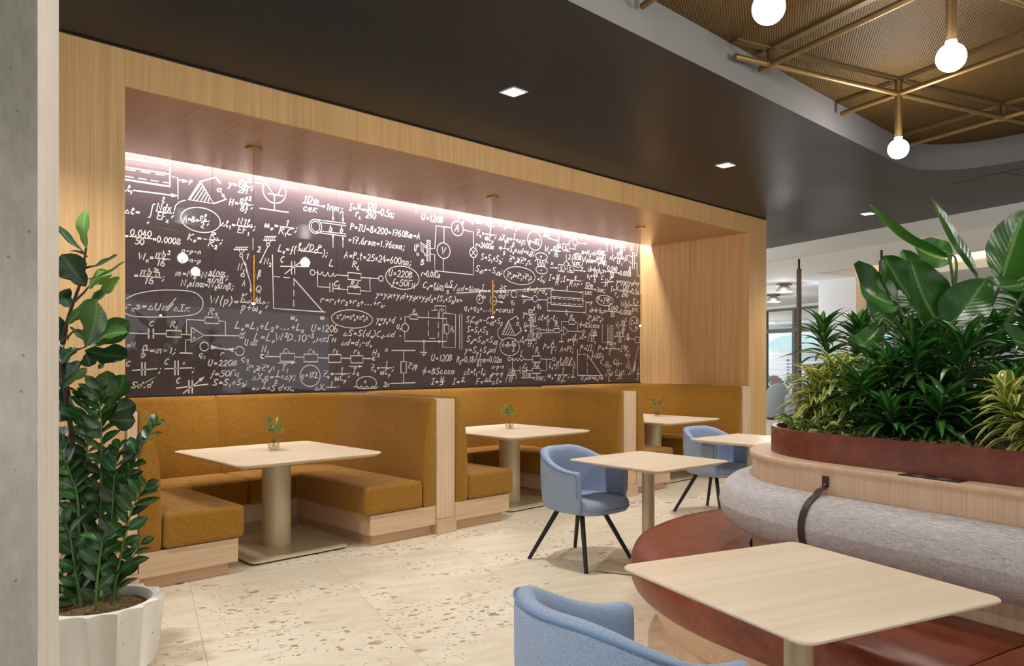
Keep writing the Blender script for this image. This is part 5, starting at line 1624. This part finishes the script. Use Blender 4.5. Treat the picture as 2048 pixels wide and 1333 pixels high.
for k, pts in enumerate(ZZ_STEMS):
    P = smooth_path([rel(p, o0) for p in pts], 26)
    P[0].z = min(P[0].z, 0)
    sm.tube(P, [.0075-.0052*i/26 for i in range(27)], 7)
    az = rz.uniform(0, PI)
    sd = Vector((math.cos(az)*.5, math.sin(az)*.5, 0)) + Vector((math.sin(YAW), -math.cos(YAW), 0))*.9
    L = sum((b-a).length for a, b in zip(P, P[1:])); nl = max(9, int(L*.9/.026))
    for i in range(nl):
        f = .07 + .93*i/(nl-1); j = min(25, int(f*26)); p = P[j].lerp(P[j+1], f*26-j) if j < 26 else P[26]
        ax = (P[min(j+1,26)]-P[j]).normalized(); s = sd.cross(ax).cross(ax)*-1
        s = s.normalized() if s.length > .01 else Vector((1,0,0))
        sg = 1 if i % 2 else -1
        d = (s*sg + ax*.75 + Vector((rz.uniform(-.35,.35), rz.uniform(-.35,.35), rz.uniform(-.1,.25)))).normalized()
        ln = rz.uniform(.085,.12)*(1 - .35*max(0, f-.75)/.25)
        leaf(lm, p, p+d*ln, ln*.54, ax*.5+TOCAM*.9+Vector((0,0,.5)), rz.uniform(-.4,.4), .18, rz.uniform(-.05,.12), 'oval', 6, 5)
sm.build('stems', M['plant_stem'], zz, smooth=True); lm.build('foliage', M['zz'], zz, smooth=True)

# ------------------------------------------------------------------ plants in the bench
SOIL = 1.06
bird_m = leafmat('strelitzia_leaf', [(0, srgb(38,80,26)), (.9, srgb(52,100,34)), (1, srgb(118,152,86))], .3, .18, .15)
bird = thing('bird_of_paradise_plant', 'bird of paradise plant with huge paddle leaves rising above the planter bench', 'plant', G(3.75, 2.45, SOIL))
o0 = Vector(bird.location)
rb = random.Random(9)
for i, (b, t, w, roll, fold, bend) in enumerate(BIRD_LEAVES):
    mb = MB(); b_, t_ = rel(b, o0), rel(t, o0)
    leaf(mb, b_, t_, w*1.12, TOCAM + Vector((0,0,.45)), math.radians(roll), fold, bend*(-1), 'paddle', 16, 9, .02, i)
    lf = mb.build('leaf', bird_m, bird, smooth=True)
    a = 2*PI*i/16; root = Vector((.10*math.cos(a), .13*math.sin(a), 0))
    mid = root.lerp(b_, .55) + Vector((0,0,.12))*(b_-root).length*.5
    d = (t_-b_).normalized()
    P = smooth_path([root, mid, b_ - d*.02, b_ + d*.05], 14)
    MB().tube(P, [.011-.006*k/14 for k in range(15)], 8).build('leaf_stalk', M['plant_stem'], bird, smooth=True)
drac_m = leafmat('dracaena_leaf', [(0, srgb(36,76,34)), (.55, srgb(54,106,42)), (.9, srgb(76,132,54)), (1, srgb(118,162,80))], .28, .2, .4)
song_m = leafmat('song_leaf', [(0, srgb(240,230,130)), (.40, srgb(234,224,120)), (.48, srgb(96,136,66)), (1, srgb(120,156,80))], .32, .2, .2)
low_m = leafmat('groundcover_leaf', [(0, srgb(176,182,104)), (.35, srgb(150,164,84)), (.55, srgb(88,120,56)), (1, srgb(120,146,78))], .4, .2, .3)
def whorl_plant(name, label, cat, u, v, h, m, seed, ln, wd, lean=(0,0), dens=16, lo=.25, arch=.18, group=None, heads=1, spread=.0):
    r = random.Random(seed)
    root = thing(name, label, cat, G(u, v, SOIL), group=group)
    sm = MB(); lm = MB()
    for hd in range(heads):
        a0 = r.uniform(0, 2*PI); sp = spread*(1 if heads > 1 else 0)
        top = Vector((lean[0]*h + sp*math.cos(a0+hd*2*PI/heads), lean[1]*h + sp*math.sin(a0+hd*2*PI/heads), h*r.uniform(.86,1.0)))
        P = smooth_path([Vector((0,0,-.01)), top*.5 + Vector((r.uniform(-.03,.03), r.uniform(-.03,.03), 0)), top], 12)
        sm.tube(P, [.008-.004*k/12 for k in range(13)], 6)
        n = int(dens*max(.35, h*(1-lo))/.1)
        for i in range(n):
            f = lo + (1-lo)*(i/(n-1))**.75
            j = min(11, int(f*12)); p = P[j].lerp(P[j+1], f*12-j) if f < 1 else P[12]
            a = i*2.399 + r.uniform(-.3,.3)
            up = -.15 + 1.25*max(0, (f-.55)/.45)**1.6 + r.uniform(-.12,.25)
            d = Vector((math.cos(a), math.sin(a), up)).normalized()
            l = ln*r.uniform(.75,1.1)*(1-.25*max(0,f-.85)/.15)
            tip = p+d*l - Vector((0,0,l*arch*r.uniform(.3,1.4)*(1 if up < .8 else .2)))
            leaf(lm, p, tip, wd*r.uniform(.85,1.1), Vector((0,0,1)) - d*.4, r.uniform(-.25,.25), .3, arch*r.uniform(.5,1.1), 'lance', 8, 5)
    sm.build('stem', M['plant_stem'], root, smooth=True); lm.build('foliage', m, root, smooth=True)
    return root
DG = 'striped green dracaenas in the planter bench'
D_ = [ # u, v, height, leaf length, lean, label
 (3.62, 3.08, .54, .27, (-.18,.16), 'dracaena leaning out at the far rounded end of the planter bench'),
 (3.82, 3.12, .60, .27, (0,.05), 'upright dark green dracaena behind the taller yellow edged plant at the bench end'),
 (3.60, 2.88, .40, .26, (0,0), 'dracaena under the lowest drooping paddle leaf'),
 (3.20, 2.58, .26, .25, (-.1,.1), 'low dracaena just right of the yellow edged plants at the bench end'),
 (3.30, 2.41, .48, .26, (-.05,0), 'tall striped dracaena with a bare lower stem at the middle of the planter front'),
 (4.10, 3.09, .84, .25, (0,0), 'tall dracaena reaching up between the left paddle leaves'),
 (3.40, 2.26, .48, .26, (0,-.05), 'striped dracaena in front of the paddle leaf stalks'),
 (3.10, 2.37, .12, .24, (-.2,0), 'short dark dracaena hanging over the red brown planter edge'),
 (3.95, 2.51, .62, .25, (.05,-.1), 'tall dracaena in the deep shade behind the paddle leaves'),
 (3.80, 2.20, .68, .26, (0,-.05), 'dracaena thicket at the right edge of the picture behind the paddle leaf stalks'),
 (4.10, 2.84, .66, .25, (.05,0), 'dracaena at the back of the planter between the stalks'),
 (3.20, 2.20, .18, .24, (-.1,-.05), 'short dracaena in the shaded middle of the planter'),
 (3.40, 2.02, .30, .24, (0,0), 'dark dracaena behind the yellow edged plants at the right'),
 (3.30, 2.52, .34, .28, (0,.05), 'wide dracaena filling the middle of the planter behind its front row'),
 (3.48, 2.42, .30, .28, (0,0), 'low wide dracaena in the darkest part of the planter'),
 (3.62, 2.56, .52, .27, (0,0), 'dracaena just below the central broad paddle leaf'),
 (4.28, 3.05, .52, .27, (0,0), 'dracaena at the far side of the planter left of the paddle leaf stalks'),
 (4.34, 2.70, .56, .27, (0,0), 'dracaena at the far side of the planter right of the paddle leaf stalks'),
 (4.20, 2.40, .80, .25, (0,0), 'tall dracaena at the far side of the planter under the largest upright leaf'),
]
for i, (u, v, h, ln, lean, lab) in enumerate(D_):
    le = GU*lean[0] + GV*lean[1]
    whorl_plant('dracaena', lab, 'plant', u, v, h, drac_m, 40+i, ln, .040, (le.x, le.y), 17, .12, .16, DG)
SG = 'yellow edged song plants in the planter bench'
for i, (u, v, h, lean, lab) in enumerate([
 (3.23, 2.93, .27, (-.1,.15), 'yellow edged leafy plant at the far end of the planter bench'),
 (3.30, 2.80, .33, (.05,-.05), 'taller yellow edged plant just right of the one at the bench end'),
 (3.22, 2.68, .27, (0,0), 'yellow edged plant between the bench end and the middle dracaenas'),
 (3.14, 1.76, .23, (-.1,.08), 'yellow edged plant at the right edge of the picture, low in front'),
 (3.30, 1.68, .38, (0,.0), 'taller yellow edged plant cut off by the right edge of the picture')]):
    le = GU*lean[0] + GV*lean[1]
    whorl_plant('song_of_india', lab, 'plant', u, v, h, song_m, 70+i, .21, .038, (le.x, le.y), 13, .02, .24, SG, heads=3, spread=.09)
def low_plant(u, v, label, seed):
    r = random.Random(seed); root = thing('groundcover_plant', label, 'plant', G(u, v, SOIL), group='small pale ground cover plants'); lm = MB(); st = MB()
    for k in range(12):
        a = k*2.4; p = Vector((math.cos(a)*.03*r.random(), math.sin(a)*.03*r.random(), .0)); b = p+Vector((math.cos(a)*.03, math.sin(a)*.03, r.uniform(.015,.06)))
        st.tube([p, b], .0018, 5)
        leaf(lm, b, b+Vector((math.cos(a), math.sin(a), r.uniform(-.2,.5))).normalized()*r.uniform(.06,.09), .042, (0,0,1), r.uniform(-.4,.4), .25, .15, 'oval', 6, 5)
    st.build('stems', M['plant_stem'], root); lm.build('foliage', low_m, root, smooth=True)
for k, (u, v, lab) in enumerate([(3.17,3.02,'spilling over the rim at the planter tip'), (3.08,2.90,'below the yellow edged plant, leftmost along the rim'), (3.03,2.77,'on the rim below the yellow edged plants'),
        (3.00,2.64,'between the yellow edged plants and a dracaena'), (3.0,2.52,'on the rim left of the short dark dracaena'), (3.33,3.10,'at the back of the planter tip')]):
    low_plant(u, v, 'small pale green ground cover ' + lab, 90+k)
# dry grass tufts on the mulch
mb = MB(); r = random.Random(4)
for k in range(420):
    p = isl(-ISA+.15+r.uniform(0,.3), r.uniform(-.75,.45), SOIL+.002); a = r.uniform(0, 6.28); q = p + Vector((math.cos(a)*.05, math.sin(a)*.05, r.uniform(.0,.03)))
    mb.tube([p, (p+q)/2+Vector((0,0,r.uniform(.008,.03))), q], .0011, 3)
o = mb.build('mulch_straw', mat('dry_straw', srgb(178,156,118), .8)); tag(o, 'dry straw scattered on the soil of the planter bench', 'straw', kind='stuff')

# ------------------------------------------------------------------ beyond the bench
def post(px, t, z1, label):
    p = FWD*t + Vector((math.sin(YAW), -math.cos(YAW), 0))*((px-1024)/1522*t)
    r = thing('screen_post', label, 'post', p, GR, 'dark bronze screen posts')
    MB().box((-.028,-.028,0),(.028,.028,C3-.16)).build('shaft', M['darkbronze'], r, bevel=.002)
    MB().box((-.013,-.013,C3-.16),(.013,.013,C3)).build('ceiling_rod', M['black'], r)
    return p
post(1598, 12.6, C3, 'dark bronze post standing before the window')
p2 = post(1763, 11.6, C3, 'dark bronze post beside the perforated screen')
scr = thing('perforated_screen', 'dark perforated metal screen beside the beige column', 'screen', p2 + GV*.16 + GU*.02, GR)
def mk_perf():
    m = mat('perforated_dark_metal', srgb(84,84,90), .5, metal=.3); t = NT(m); v = t.coord()
    w = t.n('TexWave'); w.inputs['Scale'].default_value = 9; t.l(v, w.inputs['Vector']); w.bands_direction = 'Z'
    t.base(t.ramp(w.outputs['Fac'], [(.4, srgb(52,52,58)), (.6, srgb(140,142,150))])); return m
MB().box((-.012,-.09,.2),(.012,.09,2.42)).build('sheet', mk_perf(), scr)
mb = MB()
for a, b in (((-.02,-.105,.18),(.02,-.09,2.44)), ((-.02,.09,.18),(.02,.105,2.44)), ((-.02,-.09,2.42),(.02,.09,2.44)), ((-.02,-.09,.18),(.02,.09,.2))): mb.box(a, b)
mb.build('frame', M['darkbronze'], scr)
for s in (-.095, .095): MB().box((-.018, s-.01, 0), (.018, s+.01, .18)).build('leg', M['darkbronze'], scr)
# big square column, white on one face and beige on the other
pa = col_pt(1637, 15.9); pb = col_pt(1712, 15.15); pc = col_pt(1751, 15.75)
pd = pa + (pc-pb)
o = MB().prism([(q.x,q.y) for q in (pa, pb, pc, pd)][::1], 0, C3).build('wall_right', [M['white_paint'], M['beige_paint']])
for i in (3,): o.data.polygons[i].material_index = 1
struct(o, 'broad painted column with a white face and a beige face', 'column')
# window wall with glass
WU = 17.3
def gpos(u, v, z=0): return G(u, v, z)
WV0, WV1 = 8.0, 20.0
mb = MB(); gbox(mb, WU, WU+.25, -6, WV0, 0, C3); gbox(mb, WU, WU+.25, WV1, 24, 0, C3); gbox(mb, WU, WU+.25, WV0, WV1, 3.07, C3); gbox(mb, WU, WU+.25, WV0, WV1, 0, .06)
o = mb.build('wall_right', M['grey_paint']); struct(o, 'pale far wall around the windows', 'wall')
win = thing('window_1', 'tall window wall with grey metal frames at the far end', 'window', gpos(WU+.1, WV0), GR, kind='structure')
mb = MB(); LV_ = WV1-WV0
for k in range(6):
    y = LV_*k/5 if k < 5 else LV_
for y in (.0, 1.5, 3.0, 4.1, 5.2, 6.3, 7.42, 8.55, 9.7, 10.8, LV_-.06):
    mb.box((-.05, y, .06), (.05, y+.10, 3.07))
for z0, z1 in ((.06,.16),(2.34,2.46),(3.0,3.07)): mb.box((-.045, .0, z0), (.045, LV_, z1))
mb.build('frame', M['dark_frame'], win)
mb = MB().box((-.004, .05, .1), (.004, LV_-.05, 3.05))
def mk_pane():
    m = bpy.data.materials.new('window_pane'); m.use_nodes = True; t = m.node_tree; t.nodes.remove(t.nodes['Principled BSDF'])
    a = t.nodes.new('ShaderNodeBsdfTransparent'); g = t.nodes.new('ShaderNodeBsdfGlossy'); g.inputs['Roughness'].default_value = .02
    x = t.nodes.new('ShaderNodeMixShader'); x.inputs[0].default_value = .06
    t.links.new(a.outputs[0], x.inputs[1]); t.links.new(g.outputs[0], x.inputs[2]); t.links.new(x.outputs[0], t.nodes['Material Output'].inputs[0]); return m
mb.build('pane', mk_pane(), win)
# ceiling lamps there
M['shade_glass'] = mat('frosted_shade', srgb(236,230,218), .3); M['shade_glass'].node_tree.nodes['Principled BSDF'].inputs['Transmission Weight'].default_value = .7
def dome(px, py, label):
    d = FWD + Vector((math.sin(YAW), -math.cos(YAW), 0))*((px-1024)/1522) + Vector((0,0,(727-py)/1522))
    t = (C3-CAM_Z)/d.z; p = d*t
    r = thing('ceiling_lamp', label, 'ceiling lamp', (p.x, p.y, C3), group='glass ceiling lamps')
    MB().cyl((0,0), .16, -.03, 0, 24).build('plate', M['darkbronze'], r)
    MB().lathe([(.06,-.03),(.10,-.06),(.155,-.13),(.172,-.18),(.165,-.18),(.14,-.12),(.05,-.05)], n=24).build('glass_shade', M['shade_glass'], r, smooth=60)
    MB().lathe([(.001,-.19),(.03,-.17),(.038,-.14),(.03,-.11),(.001,-.10)], n=14).build('bulb', M['bulb'], r, smooth=80)
    l = bpy.data.lights.new('lamp_glow', 'POINT'); l.energy = 26; l.shadow_soft_size = .05; l.color = (1, .98, .97)
    lo = bpy.data.objects.new('lamp_glow', l); COL.objects.link(lo); lo.parent = r; lo.location = (0, 0, -.24)
dome(1568, 568, 'round glass ceiling lamp, the higher of the two near the window')
dome(1547, 590, 'round glass ceiling lamp, the lower of the two near the window')
# lounge seats
M['lounge'] = melange('grey_lounge_fabric', srgb(150,160,168), srgb(176,184,190), srgb(132,142,152), .25)
def lounge(px, t, w, h, label, high=True):
    p = col_pt(px, t); r = thing('lounge_chair', label, 'armchair', p, YAW-PI/2, 'grey lounge seats by the window')
    n = 16; R = w/2; rings = []
    prof = [(R-.02,.05),(R,.08),(R,h*.5),(R,h-.05),(R-.03,h),(R-.10,h),(R-.12,h-.05),(R-.12,.42)]
    secs = []
    for k in range(n+1):
        t_ = PI + PI*k/n
        hh = 1 - (.28 if high else 0)*abs(math.cos(t_))**3
        secs.append([(q*math.cos(t_), q*math.sin(t_)*.9, min(z, .05+(z-.05)*hh)) for q, z in prof])
    MB().loft(secs).build('shell', M['lounge'], r, smooth=60)
    MB().prism([(x, y+.06) for x, y in rrect(w-.26, w*.7, .08)], .09, .43).build('seat', M['lounge'], r, bevel=.03)
    MB().cyl((0,.02), R-.1, 0, .09, 24).build('base', M['black'], r)
lounge(1551, 19.3, .62, .92, 'grey high backed tub armchair beside the oak pier')
lounge(1592, 18.6, .55, .66, 'low grey tub armchair behind the dark bronze post', False)
tb_ = thing('dark_cabinet', 'dark plum cabinet partly hidden behind the planter leaves', 'cabinet', col_pt(1628, 17.5), YAW-PI/2)
MB().box((-.16,-.2,.05),(.3,.2,.86)).build('body', mat('plum_panel', srgb(86,72,84), .6), tb_, bevel=.005)
MB().box((-.15,-.18,0),(.29,.18,.05)).build('plinth', M['black'], tb_)
MB().box((-.165,-.21,.86),(.305,.205,.88)).build('cabinet_top', mat('plum_top', srgb(70,58,68), .5), tb_)
# back bar at the right
wallb = MB(); gbox(wallb, 17.0, 17.25, -6, 9.4, 0, C3)
o = wallb.build('wall_right', M['beige_paint']); struct(o, 'beige wall behind the bar on the right', 'wall')
bar = thing('bar_shelf', 'lit white bar shelf glimpsed behind the big leaves', 'shelf', G(15.6, 5.2), GR)
MB().box((-.3,-2.2,0),(.3,2.2,1.1)).build('counter', M['white_paint'], bar, bevel=.01)
MB().box((-.1,-2.2,2.30),(.25,2.2,2.36)).build('shelf_board', M['darkbronze'], bar)
for y in (-2.1, 0, 2.1): MB().box((.2,y-.02,1.1),(.25,y+.02,C3)).build('upright', M['darkbronze'], bar)
MB().box((-.08,-2.15,2.285),(-.04,2.15,2.30)).build('shelf_light', emit('shelf_led', (1,.95,.88,1), 8), bar)

# ------------------------------------------------------------------ courtyard outside the windows
M['siding'] = None
def mk_siding():
    m = mat('white_lap_siding', srgb(226,230,232), .7); t = NT(m); v = t.coord(); s = t.n('SeparateXYZ'); t.l(v, s.inputs[0])
    q = t.math('FRACT', t.math('DIVIDE', s.outputs[2], .22)); t.base(t.ramp(q, [(.0, srgb(180,186,190)), (.1, srgb(228,232,234)), (1, srgb(232,236,238))])); return m
fac = thing('facade', 'pale sided building across the courtyard seen through the window', 'building', G(28, 22), GR)
MB().box((0,-14,0),(.4,10,9)).build('siding_wall', mk_siding(), fac)
for y in (-5.2,-2.6,.2,2.6,4.9):
    f = MB().box((-.06,y,3.2),(0,y+1.1,4.9)).build('window_frame', M['white_paint'], fac)
    MB().box((-.08,y+.12,3.3),(-.06,y+1.0,4.8)).build('pane', mat('facade_pane', srgb(150,172,168), .1), f)
can = thing('canopy_beam', 'long grey canopy beam over the courtyard terrace', 'canopy', G(23, 20), GR)
MB().box((0,-10,2.72),(.25,8,3.02)).build('beam', mat('grey_beam', srgb(150,164,176), .6), can)
MB().box((-.02,-10,2.98),(.27,8,3.05)).build('cap_strip', mat('canopy_cap', srgb(214,222,228), .6), can)
for y in (-8,-3,2,7): MB().box((.05,y,0),(.2,y+.14,2.72)).build('post', M['dark_frame'], can)
awn = thing('awning', 'pale teal scalloped awning across the courtyard', 'awning', G(27.2, 21), GR)
mb = MB()
for k in range(30):
    y = -7+k*.45
    mb.add([(-.9,y,2.15),(-.9,y+.45,2.15),(.75,y+.45,2.75),(.75,y,2.75)], [(0,1,2,3)])
    mb.add([(-.9,y,2.15),(-.9,y+.45,2.15),(-.9,y+.36,1.95),(-.9,y+.22,1.9),(-.9,y+.08,1.95)], [(0,1,2,3,4)])
mb.build('canvas', mat('teal_canvas', srgb(190,226,222), .8), awn)
fen = thing('slatted_fence', 'white slatted fence across the courtyard', 'fence', G(26.3, 20), GR)
mb = MB()
for k in range(9): mb.box((0,-7,.3+k*.14),(.03,8,.38+k*.14))
mb.build('slats', M['white_paint'], fen)
for y in (-6.5,-3.5,-.5,2.5,5.5): MB().box((.03,y,0),(.1,y+.1,1.6)).build('post', M['dark_frame'], fen)
M['bush'] = leafmat('bush_leaf', [(0, srgb(110,160,80)), (1, srgb(140,186,104))], .5, .3, .4)
for i, (u, v, s, lab) in enumerate([(18.70,18.75,.30,'round green shrub outside the window, behind the tall grey armchair'), (19.3,18.35,.34,'round green shrub outside the window, nearer the dark bronze post'), (20.4,16.6,.36,'round green shrub outside the window behind the dark dracaena')]):
    r = random.Random(i); b = thing('garden_shrub', lab, 'shrub', G(u, v)); lm = MB()
    for k in range(260):
        d = Vector((r.gauss(0,1), r.gauss(0,1), r.gauss(0,1))).normalized(); p = Vector((0,0,.52+s*.5)) + d*s*r.uniform(.6,1)
        leaf(lm, p, p+(d+Vector((0,0,.5))).normalized()*.12, .07, (0,0,1), r.uniform(-1,1), .2, .1, 'oval', 3, 3)
    lm.build('foliage', M['bush'], b)
    MB().lathe([(.16,0),(.22,.5),(.2,.5),(.19,.45)], n=20, caps=(True, True)).build('garden_pot', M['grey_paint'], b, smooth=40)
red = thing('outdoor_chair', 'faded red outdoor chair beyond the window', 'chair', G(18.25, 17.95), GR+.5)
MB().box((-.25,-.25,.40),(.25,.25,.46)).build('seat', mat('red_plastic', srgb(196,84,70), .5), red, bevel=.01)
MB().box((-.25,.2,.46),(.25,.25,.95)).build('backrest', bpy.data.materials['red_plastic'], red, bevel=.01)
for sx in (-.22,.22):
    for sy in (-.22,.22): MB().box((sx-.02,sy-.02,0),(sx+.02,sy+.02,.40)).build('leg', bpy.data.materials['red_plastic'], red)
